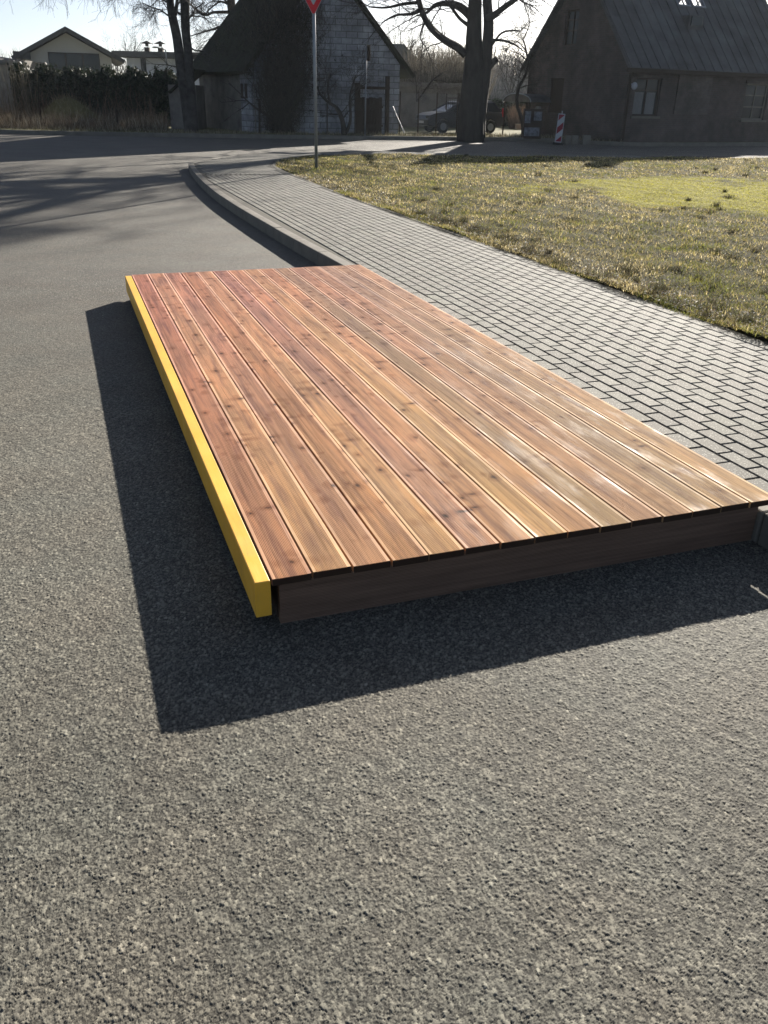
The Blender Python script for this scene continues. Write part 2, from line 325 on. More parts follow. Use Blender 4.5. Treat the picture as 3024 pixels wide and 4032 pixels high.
def near_road():
    NX = 1500; ys = [.62]
    while ys[-1] < 8.5: ys.append(ys[-1]+(.9*ys[-1]+.8)*.00105)
    ys = np.array(ys); ss = np.linspace(-1, 1, NX); Yg_, Sg_ = np.meshgrid(ys, ss, indexing='ij'); Xg_ = .66*(.9*Yg_+.8)*Sg_
    fade = np.clip((1-np.abs(Sg_))/.2, 0, 1)*np.clip((8.4-Yg_)/3.5, 0, 1)*np.clip((Yg_-.63)/.1, 0, 1)
    wx = Xg_+.0016*np.sin(Yg_*900+3*np.sin(Xg_*700)); wy = Yg_+.0016*np.sin(Xg_*850+3*np.sin(Yg_*760))
    def stone(c, seed, keep, hh):
        d, r1, r2, r3 = cells(wx, wy, c, seed); rad = .34+.28*r1; on = (r2 > keep) & (d < rad); q = np.clip(d/rad, 0, 1); tilt_ = 1
        return np.where(on, hh*(.45+.75*r3)*np.sqrt(np.clip(1-q**4, 0, 1)), 0), on, r3, r1
    h1, o1, a1_, b1_ = stone(.0115, 3, .55, .0022); h2, o2, a2_, b2_ = stone(.0072, 5, .30, .0015); h3, o3, a3_, b3_ = stone(.0042, 9, .2, .0008)
    lowf = .00035*(np.sin(Xg_*61+2*np.sin(Yg_*47))+np.sin(Yg_*83+2*np.sin(Xg_*39+1)))
    z = .0008+(np.maximum(np.maximum(h1, h2), h3)+lowf+.0002*np.random.normal(0, 1, Xg_.shape))*fade
    pal_ = lambda t, m: (np.array([.088, .086, .078])+t[..., None]**m*np.array([.145, .139, .114]))
    col = np.full(Xg_.shape+(3,), 1.)*np.array([.052, .05, .045]); col = np.where(o3[..., None], pal_(b3_, 1.6)*.8, col); col = np.where(o2[..., None] & (h2 >= h3)[..., None], pal_(b2_, 1.7), col); col = np.where(o1[..., None] & (h1 >= np.maximum(h2, h3))[..., None], pal_(b1_, 1.8)*(1.1+.35*(a1_ > .93))[..., None], col)
    n0, n1_ = Xg_.shape; z = np.maximum(z, .0006); z[0] = z[-1] = .0006; z[:, 0] = z[:, -1] = .0006
    me = bpy.data.meshes.new('road_surface'); me.vertices.add(n0*n1_); me.vertices.foreach_set('co', np.stack([Xg_, Yg_, z], -1).astype(np.float32).ravel())
    I = np.arange(n0*n1_, dtype=np.int32).reshape(n0, n1_); keep_ = ~(inside([tuple(DA+.25*U+.25*V), tuple(DC-.2*U+.25*V), tuple(DC-.2*U+V*DLEN*.97), tuple(DA+.2*U+V*DLEN*.97)], Xg_[:-1, :-1], Yg_[:-1, :-1]) | (((Xg_-DC[0])*U[0]+(Yg_-DC[1])*U[1]) > .06)[:-1, :-1])
    q = np.stack([I[:-1, :-1], I[:-1, 1:], I[1:, 1:], I[1:, :-1]], -1)[keep_]; nf = len(q)
    me.loops.add(nf*4); me.loops.foreach_set('vertex_index', q.ravel()); me.polygons.add(nf); me.polygons.foreach_set('loop_start', np.arange(0, nf*4, 4, dtype=np.int32)); me.update(calc_edges=True)
    ca = me.color_attributes.new('Col', 'FLOAT_COLOR', 'POINT'); c4 = np.ones((n0*n1_, 4), np.float32); c4[:, :3] = col.reshape(-1, 3); c4[:, 3] = fade.ravel(); ca.data.foreach_set('color', c4.ravel())
    o = bpy.data.objects.new('road_surface', me); COL.objects.link(o); me.materials.append(M['stones']); tag(o, kind='structure')
near_road()
# pavement outline (kerb line road side), from the near right round the corner to the main road
kerb_line = [uv(-.085, -9), uv(-.085, -1), uv(-.06, 0), uv(-.05, 3), uv(-.07, 6), uv(-.14, 8), uv(-.19, 11.9), uv(-.13, 14.5), uv(.05, 17.5)]
kerb_line += [G(x, y, .15) for x, y in ((742, 648), (741, 641), (757, 636), (795, 630), (852, 619), (975, 606), (1120, 594), (1250, 587), (1480, 595), (1700, 601), (2040, 608), (2400, 611), (2800, 613), (3250, 615))]
grass_line = [uv(2.08, -9), uv(2.08, 0), uv(2.08, 5), uv(2.08, 9), uv(2.05, 13.5)]
grass_line += [G(x, y, .15) for x, y in ((1145, 683), (1095, 660), (1082, 650), (1090, 638), (1130, 624), (1250, 611), (1480, 606), (1700, 611), (2040, 617), (2400, 620), (2800, 622), (3250, 624))]
def smooth_line(pts, it=2):
    p = np.array([q[:2] for q in pts], float)
    for _ in range(it):
        q = [p[0]]
        for a, b in zip(p[:-1], p[1:]): q += [a*.75+b*.25, a*.25+b*.75]
        q.append(p[-1]); p = np.array(q)
    return p
KL = smooth_line(kerb_line); GL = smooth_line(grass_line)
def offset(line, d):
    t = np.gradient(line, axis=0); t /= np.linalg.norm(t, axis=1)[:, None]; return line+np.stack([t[:, 1], -t[:, 0]], 1)*d
def strip(mb, a, b, z0, z1):
    """closed bar between polylines a and b"""
    n = len(a); vs = [(*p, z0) for p in a]+[(*p, z0) for p in b]+[(*p, z1) for p in a]+[(*p, z1) for p in b]; fs = []
    for i in range(n-1):
        fs += [(i, i+1, n+i+1, n+i), (2*n+i, 3*n+i, 3*n+i+1, 2*n+i+1), (i, 2*n+i, 2*n+i+1, i+1), (n+i, n+i+1, 3*n+i+1, 3*n+i)]
    mb.add(vs, fs+[(0, n, 3*n, 2*n), (n-1, 3*n-1, 4*n-1, 2*n-1)])
KI = offset(KL, .13)
def chunks(line, L, gap):
    p = np.asarray(line); cum = np.concatenate([[0], np.cumsum(np.linalg.norm(np.diff(p, axis=0), axis=1))]); f = lambda s_: np.stack([np.interp(s_, cum, p[:, 0]), np.interp(s_, cum, p[:, 1])], -1); out = []; a = 0.
    while a < cum[-1]-.1: b = min(a+L, cum[-1]); out.append((f(np.linspace(a, b-gap, 4)))); a = b
    return out
k = MB()
for c_ in chunks(KL, 1.0, .007):
    dz_ = random.uniform(-.002, .002); strip(k, offset(c_, random.uniform(-.002, .002)), offset(c_, .13), -.05, .15+dz_)
tag(k.build('kerb', M['kerb'], bevel=.01), kind='structure')
GI = offset(GL, -.07)
k = MB(); strip(k, GI, GL, -.05, .1465); tag(k.build('edging_kerb', simple('edging_concrete', (.17, .163, .14), (.14, .133, .115), 5, .95, 0, 0, (1, 1, 1), .05)), kind='structure')
bed = [tuple(p) for p in KI]+[tuple(p) for p in GI[::-1]]
mb = MB(); mb.prism(bed, -.05, .141); mb.build('pavement_bed', M['sand'])
tag(bpy.data.objects['pavement_bed'], kind='structure')
# paving blocks: 200 x 100, courses along the kerb, one across band, then blocks turned at the corner
def block_mesh():
    L = []
    V1 = 17.15
    for r in range(0, 30):
        for c in range(-40, 90):
            L.append((.095+r*.1075+.052, c*.2065+(r % 2)*.104, .1, .2, c*.2065 < V1-.1))
    rows = []
    for (u, v, wu, wv, ok) in L:
        if v+wv/2 < V1-.02: rows.append((u, v, wu, wv))
    for r in range(-3, 40): rows.append((.1+r*.1075, V1+.09, .1, .2))
    for r in range(0, 120):
        for c in range(-4, 80):
            rows.append((-1+c*.2065+(r % 2)*.104, V1+.25+r*.1075, .2, .1))
    return np.array(rows)
B = block_mesh()
cx = DC[0]+U[0]*B[:, 0]+V[0]*B[:, 1]; cy = DC[1]+U[1]*B[:, 0]+V[1]*B[:, 1]
ok = inside(bed, cx, cy)
for a, b in ((-.5, -.5), (.5, -.5), (.5, .5), (-.5, .5)):
    px = cx+(U[0]*B[:, 2]*a+V[0]*B[:, 3]*b)*.7; py = cy+(U[1]*B[:, 2]*a+V[1]*B[:, 3]*b)*.7; ok &= inside(bed, px, py)
B = B[ok]; cx = cx[ok]; cy = cy[ok]; n = len(B)
dz = np.random.normal(0, .0009, n); tilt = np.random.normal(0, .004, (n, 2)); rot = np.random.normal(0, .006, n)
bev = .006; zt = .1495
def ringv(ins, z):
    out = []
    for a, b in ((-1, -1), (1, -1), (1, 1), (-1, 1)):
        lu = a*(B[:, 2]/2-ins); lv = b*(B[:, 3]/2-ins); lu2 = lu-rot*lv; lv2 = lv+rot*lu
        out.append(np.stack([cx+U[0]*lu2+V[0]*lv2, cy+U[1]*lu2+V[1]*lv2, z+dz+tilt[:, 0]*lu+tilt[:, 1]*lv], 1))
    return np.stack(out, 1)
r0 = ringv(0, zt-.04); r1 = ringv(0, zt-.004); r2 = ringv(bev, zt)
fq = [r2]
for i in range(4):
    j = (i+1) % 4
    fq.append(np.stack([r1[:, i], r1[:, j], r2[:, j], r2[:, i]], 1)); fq.append(np.stack([r0[:, i], r0[:, j], r1[:, j], r1[:, i]], 1))
bc = np.array([.138, .132, .112])*(1+np.random.normal(0, .10, (n, 1)))*(1+np.random.normal(0, .012, (n, 3)))
pv = quads('pavement', np.concatenate(fq), M['paver'], None, np.concatenate([bc]*9)); tag(pv, kind='structure')

# lawn body
lawn_poly = [tuple(p) for p in GL]+[G(3250, 624, .15)[:2], (60, 33), (60, -6), tuple(GL[0])]
lawn_poly = [tuple(p) for p in GL]+[(60, GL[-1][1]+.5), (60, -6)]
nx, ny = 420, 420
gx = np.linspace(-6, 26, nx); gy = np.linspace(-4, 34, ny)
def lawn_h(x, y):
    return .153+.014*np.sin(x*1.3+y*.7)+.012*np.sin(x*3.1-y*2.2)+.008*np.sin(x*7.3+y*5.1)
X, Y = np.meshgrid(gx, gy); m_in = inside(lawn_poly, X, Y)
idx = -np.ones(X.shape, int); keep = m_in; idx[keep] = np.arange(keep.sum())
rn = np.random.normal(0, .006, X.shape)
vs = np.stack([X[keep], Y[keep], (lawn_h(X, Y)+rn)[keep]], 1)
fs = [(idx[i, j], idx[i, j+1], idx[i+1, j+1], idx[i+1, j]) for i in range(ny-1) for j in range(nx-1) if keep[i, j] and keep[i, j+1] and keep[i+1, j] and keep[i+1, j+1]]
mb = MB(); mb.add(vs, fs); lo_b = mb.build('lawn', M['lawn'], smooth=True); tag(lo_b, kind='structure')
def fbm(x, y, s):
    v = 0
    for i, (a, b, c) in enumerate(((1.0, .37, .2), (.61, -1.1, 1.7), (-.8, .9, 3.1), (1.7, 1.3, .5), (-2.1, 1.9, 4.2), (3.3, -2.7, 2.2))): v = v+np.sin(s*(a*x+b*y)+c+1.3*np.sin(s*.7*(b*x-a*y)+i))/(1+i*.25)
    return v/3.6
mc = np.array(G(2820, 790)[:2])
def moss_amt(X, Y): return np.clip(1.25-np.hypot((X-mc[0])/3.7, (Y-mc[1])/4.0)+fbm(X, Y, 1.7)*.35, 0, 1)
ma = np.clip((moss_amt(vs[:, 0], vs[:, 1])-.3)*4, 0, 1)[:, None]; lc4 = np.ones((len(vs), 4), np.float32); lc4[:, :3] = (1-ma)*np.array([.06, .055, .024])*(.8+.5*np.random.uniform(0, 1, (len(vs), 1)))+ma*np.array([.24, .22, .025])*(.8+.4*np.random.uniform(0, 1, (len(vs), 1)))
ca = lo_b.data.color_attributes.new('Col', 'FLOAT_COLOR', 'POINT'); ca.data.foreach_set('color', lc4.ravel())
poly_obj('lawn_base', lawn_poly, .112, simple('dark_soil', (.06, .05, .03), (.035, .03, .02), 20, .95))

# far side of the main road
far = [(-60, 38.2), G(0, 527)[:2], G(400, 536)[:2], G(800, 542)[:2], G(1240, 548)[:2], G(1600, 552)[:2], G(2000, 556)[:2], (7.2, 43.2), (9.6, 40.4), (12, 40.9), (18.5, 44.2), (60, 66)]
FK = smooth_line(far, 1); FI = offset(FK, -.18)
k = MB(); strip(k, FI, FK, -.05, .16); tag(k.build('far_kerb', M['kerb'], bevel=.01), kind='structure')
yard = [tuple(p) for p in FI]+[(60, 400), (-60, 400)]
poly_obj('yard', yard, .13, M['yard'])

# ---------------------------------------------------------------- the timber platform
def deckp(s, t): p = DA+U*s+V*t; return p
plat = empty('timber_platform', (float(DA[0]), float(DA[1]), 0), 'low parking deck of ribbed reddish brown boards with one yellow edge beam', 'wooden platform')
plat.rotation_euler = (0, 0, TH)
def place(o, s, t, z=0):       # part in the platform's own frame (x across the boards, y along them)
    o.parent = plat; o.location = (s, t, z); return o
def raw(mb, name, m, bevel=0):
    return mb.build(name, m, None, bevel=bevel)
BW, BT = .1430, .028
tints = [(0.5, 0.25, 0.17), (0.6, 0.36, 0.22), (0.53, 0.3, 0.21), (0.5, 0.27, 0.155), (0.58, 0.36, 0.21), (0.46, 0.26, 0.2), (0.54, 0.31, 0.19), (0.56, 0.36, 0.19), (0.52, 0.3, 0.17), (0.35, 0.25, 0.16), (0.44, 0.26, 0.165), (0.4, 0.245, 0.15), (0.37, 0.265, 0.18), (0.38, 0.26, 0.155), (0.48, 0.32, 0.19)]
NG = 20; ew = .0135; gp = (BW-2*ew)/NG
prof = [(0, -BT), (0, -.0015), (.0012, 0), (ew, 0)]
for g in range(NG):
    x0 = ew+g*gp; prof += [(x0+gp*.06, -.0024), (x0+gp*.42, -.0026), (x0+gp*.5, -.0002), (x0+gp*.99, 0)]
prof += [(BW-.0012, 0), (BW, -.0015), (BW, -BT)]
tints = [tuple(m_*.3+c_*.7 for m_, c_ in zip((.485, .275, .175), t_)) for t_ in tints]
np_ = len(prof); skew = [-.001, .0005, -.003, .002, .0005, 0, .001, -.001, .001, 0, .0015, 0, 0, .001, 0]
gapoff = [0, 0, .001, .003, -.001, 0, .001, 0, -.001, 0, .001, 0, 0, -.001, 0]
for i in range(15):
    L = DLEN+random.uniform(-.003, .005); y0 = random.uniform(-.005, .002)
    nseg = 10; rows = []
    bow = random.uniform(-.0012, .0012); 
    for q in range(nseg+1):
        f = q/nseg; yy = y0+(L-y0)*f; xo = bow*4*f*(1-f); zo = .0006*math.sin(f*5+i*2)
        rows += [(x+xo+skew[i]*(f-.1), yy, z+zo) for x, z in prof]
    fs = []
    for q in range(nseg):
        for a in range(np_-1): fs.append((q*np_+a, (q+1)*np_+a, (q+1)*np_+a+1, q*np_+a+1))
        fs.append((q*np_+np_-1, (q+1)*np_+np_-1, (q+1)*np_, q*np_))
    fs += [tuple(range(np_)), tuple(nseg*np_+a for a in range(np_-1, -1, -1))]
    mb = MB(); mb.add(rows, [tuple(reversed(f)) for f in fs]); o = raw(mb, 'deck_board', M['wood']); o.data.materials.append(M['endshade']); npo = len(o.data.polygons); o.data.polygons[npo-1].material_index = 1; o.data.polygons[npo-2].material_index = 1
    ca = o.data.color_attributes.new('Col', 'FLOAT_COLOR', 'POINT')
    ca.data.foreach_set('color', list((*tints[i], 1.))*len(rows))
    place(o, i*.1500+gapoff[i]+.001, 0, HD+random.uniform(-.0008, .0008))
# grooved front fascia
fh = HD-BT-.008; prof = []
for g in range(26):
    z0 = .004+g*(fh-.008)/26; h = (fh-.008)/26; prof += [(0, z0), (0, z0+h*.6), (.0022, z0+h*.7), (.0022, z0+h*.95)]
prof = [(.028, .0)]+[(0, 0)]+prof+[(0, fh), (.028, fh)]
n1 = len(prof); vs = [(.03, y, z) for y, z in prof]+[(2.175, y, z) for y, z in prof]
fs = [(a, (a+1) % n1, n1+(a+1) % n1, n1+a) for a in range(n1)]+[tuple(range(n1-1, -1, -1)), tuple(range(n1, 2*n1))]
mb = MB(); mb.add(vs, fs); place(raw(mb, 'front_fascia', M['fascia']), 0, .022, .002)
mb = MB(); mb.box((1.10, DLEN-.04, .002+fh/2), (2.145, .028, fh)); place(raw(mb, 'rear_fascia', M['fascia'], .002), 0, 0)
for s in (.035, 2.150):
    mb = MB(); mb.box((s+.014, DLEN/2, .002+fh/2), (.04, DLEN-.13, fh)); place(raw(mb, 'side_rail', M['dark']), 0, 0)
for q in range(1, 10):
    mb = MB(); mb.box((1.10, q*DLEN/10, fh-.05), (2.02, .045, .09)); place(raw(mb, 'joist', M['dark']), 0, 0)
mb = MB(); mb.box((-.034, DLEN/2-.012, .205-.0725), (.058, DLEN-.022, .145)); o = place(raw(mb, 'edge_beam', M['yellow'], .004), 0, 0); o['label'] = 'yellow painted edge beam'

# ---------------------------------------------------------------- trees
def frame(d):
    d = d/np.linalg.norm(d); a = np.array([0, 0, 1.]) if abs(d[2]) < .9 else np.array([1., 0, 0]); e = np.cross(d, a); e /= np.linalg.norm(e); return d, e, np.cross(d, e)
def grow(mb, p, d, L, r, lev, rng, o):
    """a wandering bare branch that forks into thinner ones"""
    n = max(3, int(L/o.get('seg', .35)))+1; n = min(n, 11); pts = [p]; dd = d/np.linalg.norm(d); st = L/(n-1)
    for i in range(n-1):
        dd = dd+rng.normal(0, o.get('wob', .13), 3)+np.array([0, 0, o['trop'][min(lev, len(o['trop'])-1)]])*st; dd /= np.linalg.norm(dd); pts.append(pts[-1]+dd*st)
    rs = np.linspace(r, max(r*.3, .0035), n); mb.tube(pts, rs, 6 if r > .06 else (4 if r > .015 else 3), cap=False)
    if lev >= o['max']: return
    nc = o['kids'][min(lev, len(o['kids'])-1)]; nc = max(1, int(round(nc*rng.uniform(.75, 1.25))))
    for c in range(nc):
        f = rng.uniform(o.get('from', .25), 1.0); q = f*(n-1); i = min(int(q), n-2); pp = pts[i]+(pts[i+1]-pts[i])*(q-i)
        t, e1, e2 = frame(pts[i+1]-pts[i]); a = rng.uniform(0, 2*math.pi); sp = rng.uniform(.45, 1.0)
        nd = t*math.cos(sp)+(e1*math.cos(a)+e2*math.sin(a))*math.sin(sp)
        grow(mb, pp, nd, L*rng.uniform(.35, .68)*(1.15-f*.4), max(rs[i]*rng.uniform(.4, .65), .0035), lev+1, rng, o)
def pix(path, Y, dy=0):
    """trunk or limb from photo pixels and diameters, standing at depth Y"""
    pts = []; rs = []
    for k, q in enumerate(path):
        yy = Y+(q[3] if len(q) > 3 else 0); a = np.array(P(q[0]-q[2]/2, q[1], yy)); b = np.array(P(q[0]+q[2]/2, q[1], yy)); pts.append((a+b)/2); rs.append(np.linalg.norm(b-a)/2)
    return np.array(pts), np.array(rs)
def densify(pts, rs, k=4):
    n = len(pts); t = np.linspace(0, n-1, (n-1)*k+1); out = []
    for x in t:
        i = min(int(x), n-2); f = x-i; p0 = pts[max(i-1, 0)]; p1 = pts[i]; p2 = pts[i+1]; p3 = pts[min(i+2, n-1)]
        out.append(.5*((2*p1)+(-p0+p2)*f+(2*p0-5*p1+4*p2-p3)*f*f+(-p0+3*p1-3*p2+p3)*f**3))
    return np.array(out), np.interp(t, np.arange(n), rs)
def limb(mb, path, Y, k=10):
    pts, rs = pix(path, Y); pts, rs = densify(pts, rs); mb.tube(pts, rs, k); return pts, rs
def spawn(mb, pts, rs, num, L, o, rng, lo=.2, lev=1, rf=.5, updir=None):
    n = len(pts)
    for _ in range(num):
        i = rng.integers(int(lo*n), n-1); t, e1, e2 = frame(pts[i+1]-pts[i]); a = rng.uniform(0, 2*math.pi); sp = rng.uniform(.6, 1.2)
        nd = t*math.cos(sp)+(e1*math.cos(a)+e2*math.sin(a))*math.sin(sp)
        if updir is not None: nd = nd+np.array(updir)
        grow(mb, pts[i], nd, L*rng.uniform(.5, 1.15), min(rs[i]*rf, .012*L+.01), lev, rng, o)
def tree(name, label, cat, base, group=None): return empty(name, base, label, cat, group)

# the double trunked oak in front of the car
rng = np.random.default_rng(3)
YO = 41.6; oak = tree('bare_tree', 'massive double trunked bare tree standing in front of the dark car', 'tree', P(1855, 545, YO))
o_oak = dict(max=4, kids=[5, 6, 6, 5], trop=[.1, .02, -.05, -.10], wob=.2, seg=.3)
mb = MB()
m1p, m1r = limb(mb, [(1852, 562, 112), (1852, 530, 108), (1858, 400, 98), (1866, 250, 76), (1866, 150, 64), (1871, 0, 52), (1880, -180, 46), (1888, -380, 38)], YO, 14)
m2p, m2r = limb(mb, [(1882, 545, 56, .25), (1885, 420, 66, .2), (1905, 300, 56, .1), (1918, 190, 44), (1924, 90, 40), (1918, -20, 36), (1925, -200, 30), (1938, -380, 24)], YO, 12)
mb.build('trunk', M['bark'], oak, smooth=True)
mb = MB()
for pth in ([(1835, 215, 34), (1800, 185, 30), (1755, 160, 28), (1712, 125, 26), (1680, 85, 24), (1660, 40, 22), (1645, -10, 20), (1620, -70, 16)],
            [(1850, 60, 34, .2), (1815, 30, 30, .3), (1770, 14, 24, .5), (1715, 20, 16, .7), (1680, 50, 10, .8), (1640, 62, 6, 1)],
            [(1920, 75, 30, -.2), (1955, 52, 24, -.4), (1990, 25, 22, -.6), (2035, -8, 20, -.8), (2090, -60, 16, -1)],
            [(1905, 292, 28), (1925, 265, 26), (1945, 242, 24), (1958, 232, 22)],
            [(1845, 100, 16, -.3), (1812, 75, 13, -.5), (1785, 40, 11, -.8), (1760, 5, 9, -1)],
            [(1936, 158, 12, -.2), (1985, 160, 9, -.4), (2030, 178, 6, -.6), (2060, 200, 4, -.7)],
            [(1930, 190, 10, .2), (1975, 130, 8, .4), (2030, 120, 6, .6)],
            [(1660, 40, 14), (1620, 55, 11), (1560, 60, 8), (1510, 85, 5)], [(1650, 10, 14), (1590, 15, 11), (1520, 30, 8), (1460, 28, 5)],
            [(1672, 88, 10), (1660, 120, 7), (1655, 150, 5), (1675, 185, 4)]):
    pts, rs = limb(mb, pth, YO, 8); r0 = rs[-1]
    if len(pth) == 4 and pth[0][2] == 28 and pth[3][2] == 22: continue
    spawn(mb, pts, rs, 7 if rs[0] > .12 else 5, 1.7, dict(o_oak, max=4), rng, .3, 2, .35)
    grow(mb, pts[-1], pts[-1]-pts[-3], 1.8, r0*.8, 2, rng, o_oak)
for pp, rr in ((m1p, m1r), (m2p, m2r)):
    spawn(mb, pp, rr, 9, 4.2, dict(o_oak, trop=[.1, .05, 0, -.06]), rng, .72, 1, .4)
    spawn(mb, pp, rr, 5, 1.2, o_oak, rng, .45, 3, .12)
for i_, (h0, dx_, up_, ln) in enumerate(((7.6, -1., .35, 6.5), (8.6, -.9, .6, 6.), (9.6, .9, .5, 5.5), (8.2, .5, .6, 5.), (10.5, -.7, .8, 5.5), (7.2, -.8, .1, 5.), (11.5, .4, 1., 4.5), (9., -1., .2, 6.), (8., -1., .1, 7.), (10., -1., .4, 7.), (11., -1., .3, 6.5), (7.8, -.7, .25, 6.), (9.4, -.9, -.05, 6.), (12., -.5, .5, 6.))):
    b_ = m1p[-1] if h0 > m1p[-1][2] else m1p[np.argmin(abs(m1p[:, 2]-h0))]
    grow(mb, np.array([b_[0], b_[1], min(h0, m1p[-1][2])]), np.array([dx_, rng.uniform(-.5, .5), up_]), ln, .16, 0, rng, dict(max=4, kids=[6, 6, 6, 5], trop=[.02, 0, -.03, -.08], wob=.16, seg=.5))
mb.build('branches', M['bark'], oak)

# birch pair on the left
YB = 41.0; bt = tree('birch_tree', 'bare birch tree with two close trunks between hedge and block barn', 'tree', P(745, 520, YB))
mb = MB()
a1, b1 = limb(mb, [(745, 535, 34, .1), (735, 440, 36), (722, 330, 40), (710, 250, 38), (697, 150, 36), (680, 70, 34), (668, 0, 28), (655, -120, 22), (640, -300, 15)], YB, 10)
a2, b2 = limb(mb, [(755, 538, 58), (752, 420, 44), (746, 300, 36), (740, 200, 34), (731, 120, 34), (728, 0, 36), (727, -150, 30), (730, -350, 22)], YB, 10)
a3, b3 = limb(mb, [(690, 60, 16), (696, 20, 14), (700, -30, 12), (706, -120, 9)], YB, 7)
mb.build('trunk', M['birch'], bt, smooth=True)
mb = MB(); o_b = dict(max=4, kids=[6, 8, 8, 6], trop=[.15, -.02, -.22, -.35], wob=.12, seg=.3)
spawn(mb, a2, b2, 10, 3.6, o_b, rng, .62, 1, .3); spawn(mb, a1, b1, 9, 3.0, o_b, rng, .6, 1, .3); spawn(mb, a1, b1, 5, 1.6, o_b, rng, .35, 2, .15); spawn(mb, a3, b3, 5, 1.6, o_b, rng, .3, 2, .3)
for pth in ([(748, 15, 9), (775, 40, 8), (800, 60, 6), (815, 55, 5)], [(752, 188, 8), (768, 198, 6), (800, 202, 5), (818, 214, 4)]):
    pts, rs = limb(mb, pth, YB, 6); spawn(mb, pts, rs, 6, .9, o_b, rng, .2, 3, .4)
for (x_, y_, L__) in ((268, 78, 3.), (285, 20, 1.5), (392, 60, 3.), (425, 25, 2.), (455, 75, 2.5), (505, 35, 2.), (520, 20, 1.5), (585, 30, 1.8), (560, 50, 2), (610, 90, 2.2), (240, 15, 1.5), (365, 22, 1.2)):
    q_ = np.array(P(x_, y_, YB+rng.uniform(-1, 1))); 
    for r_ in range(5): p_ = [q_+np.array([rng.normal(0, .04)+.05*math.sin(k_*1.3+r_), rng.normal(0, .04), L__*k_/6*(.7+.1*r_)+.05*r_]) for k_ in range(7)]; mb.tube(p_, [.004+.0012*k_ for k_ in range(7)], 3, cap=False)
b_ = a1[-6]; pp_ = [b_+np.array([-1.1*k_, -.1*k_, 1.1*math.sin(k_*.45)]) for k_ in range(8)]; mb.tube(pp_, np.linspace(.07, .02, 8), 6, cap=False)
for k_ in range(2, 8): grow(mb, pp_[k_], np.array([rng.normal(-.3, .4), rng.normal(0, .4), -.2]), 2.2, .02, 2, rng, o_b)
mb.build('branches', M['birch'], bt)
# hanging shoots of a birch whose crown is above the frame, at the left
# tall tree behind the barn
YL = 54.0; lt = tree('bare_tree', 'large bare tree with a forked trunk rising behind the block barn roof', 'tree', P(930, 520, YL))
mb = MB()
a1, b1 = limb(mb, [(935, 520, 50), (933, 300, 46), (930, 150, 44), (926, 90, 40), (912, 30, 34), (908, -40, 30), (900, -160, 24), (890, -330, 16)], YL, 10)
a2, b2 = limb(mb, [(938, 110, 30), (958, 75, 26), (978, 40, 24), (990, 0, 22), (1000, -60, 20), (1015, -180, 16), (1020, -300, 12)], YL, 10)
mb.build('trunk', M['bark'], lt, smooth=True)
mb = MB(); o_l = dict(max=4, kids=[6, 8, 8, 6], trop=[.1, -.03, -.15, -.25], wob=.2, seg=.35)
for pth in ([(905, 48, 14), (860, 48, 12), (835, 50, 10), (812, 60, 9), (785, 45, 8), (750, 18, 6)], [(905, 108, 12), (880, 128, 10), (860, 140, 9), (850, 170, 8)],
            [(900, 108, 9), (870, 106, 9), (830, 118, 7), (790, 130, 5), (750, 142, 4)], [(905, 20, 10), (870, 6, 8), (845, 20, 6), (815, 45, 5)]):
    pts, rs = limb(mb, pth, YL, 6); spawn(mb, pts, rs, 8, 1.7, o_l, rng, .2, 2, .35)
spawn(mb, a1, b1, 12, 4.5, o_l, rng, .55, 1, .35); spawn(mb, a2, b2, 10, 3.8, o_l, rng, .3, 1, .35)
mb.build('branches', M['bark'], lt)

# crooked small trees
def small_tree(label, Y, trunk, limbs, num, L, seed, o=None, m='bark'):
    rg = np.random.default_rng(seed); t = tree('small_tree', label, 'tree', P(trunk[0][0], trunk[0][1], Y)); mb = MB(); pts, rs = limb(mb, trunk, Y, 8); mb.build('trunk', M[m], t, smooth=True)
    mb = MB(); o = o or dict(max=4, kids=[5, 6, 6], trop=[.1, .05, .0], wob=.22, seg=.25)
    for l in limbs: p2, r2 = limb(mb, l, Y, 6); spawn(mb, p2, r2, num, L, o, rg, .3, 2, .4)
    spawn(mb, pts, rs, num, L, o, rg, .5, 2, .3); mb.build('branches', M[m], t); return t
small_tree('crooked small bare fruit tree growing against the grey block gable', 41.6, [(1355, 530, 26), (1352, 495, 20), (1340, 450, 18), (1322, 420, 15)],
           [[(1322, 420, 14), (1290, 400, 12), (1262, 370, 9), (1250, 340, 7)], [(1365, 520, 16), (1380, 470, 13), (1378, 400, 10), (1382, 360, 9), (1400, 300, 6)], [(1380, 365, 8), (1405, 345, 6), (1440, 332, 5)], [(1300, 405, 9), (1290, 350, 7), (1300, 290, 5)]], 6, 1.3, 5)
small_tree('leaning dark shrub trunk behind the car tail on the sunny yard', 49, [(1945, 500, 34), (1925, 460, 26), (1905, 420, 18), (1893, 408, 12)], [], 3, .8, 6)
small_tree('curved bare tree leaning along the left corner of the brick house', 44.6, [(2062, 548, 26), (2062, 500, 20), (2048, 450, 15), (2036, 410, 13), (2040, 350, 13), (2062, 310, 12), (2078, 262, 9), (2072, 200, 7), (2058, 150, 5)],
           [[(2070, 200, 6), (2040, 165, 4), (2000, 160, 3)], [(2074, 240, 6), (2050, 215, 4), (2010, 200, 3)], [(2062, 150, 5), (2085, 90, 4), (2068, 30, 4), (2055, -10, 3)]], 9, 1.1, 8)
small_tree('slanting bare tree behind the chain link fence left of the car', 50, [(1640, 400, 9), (1660, 375, 8), (1700, 320, 7), (1745, 285, 5)], [[(1640, 400, 6), (1640, 340, 5), (1632, 280, 3)], [(1700, 320, 4), (1730, 315, 3), (1770, 330, 2)]], 6, 1.3, 9)

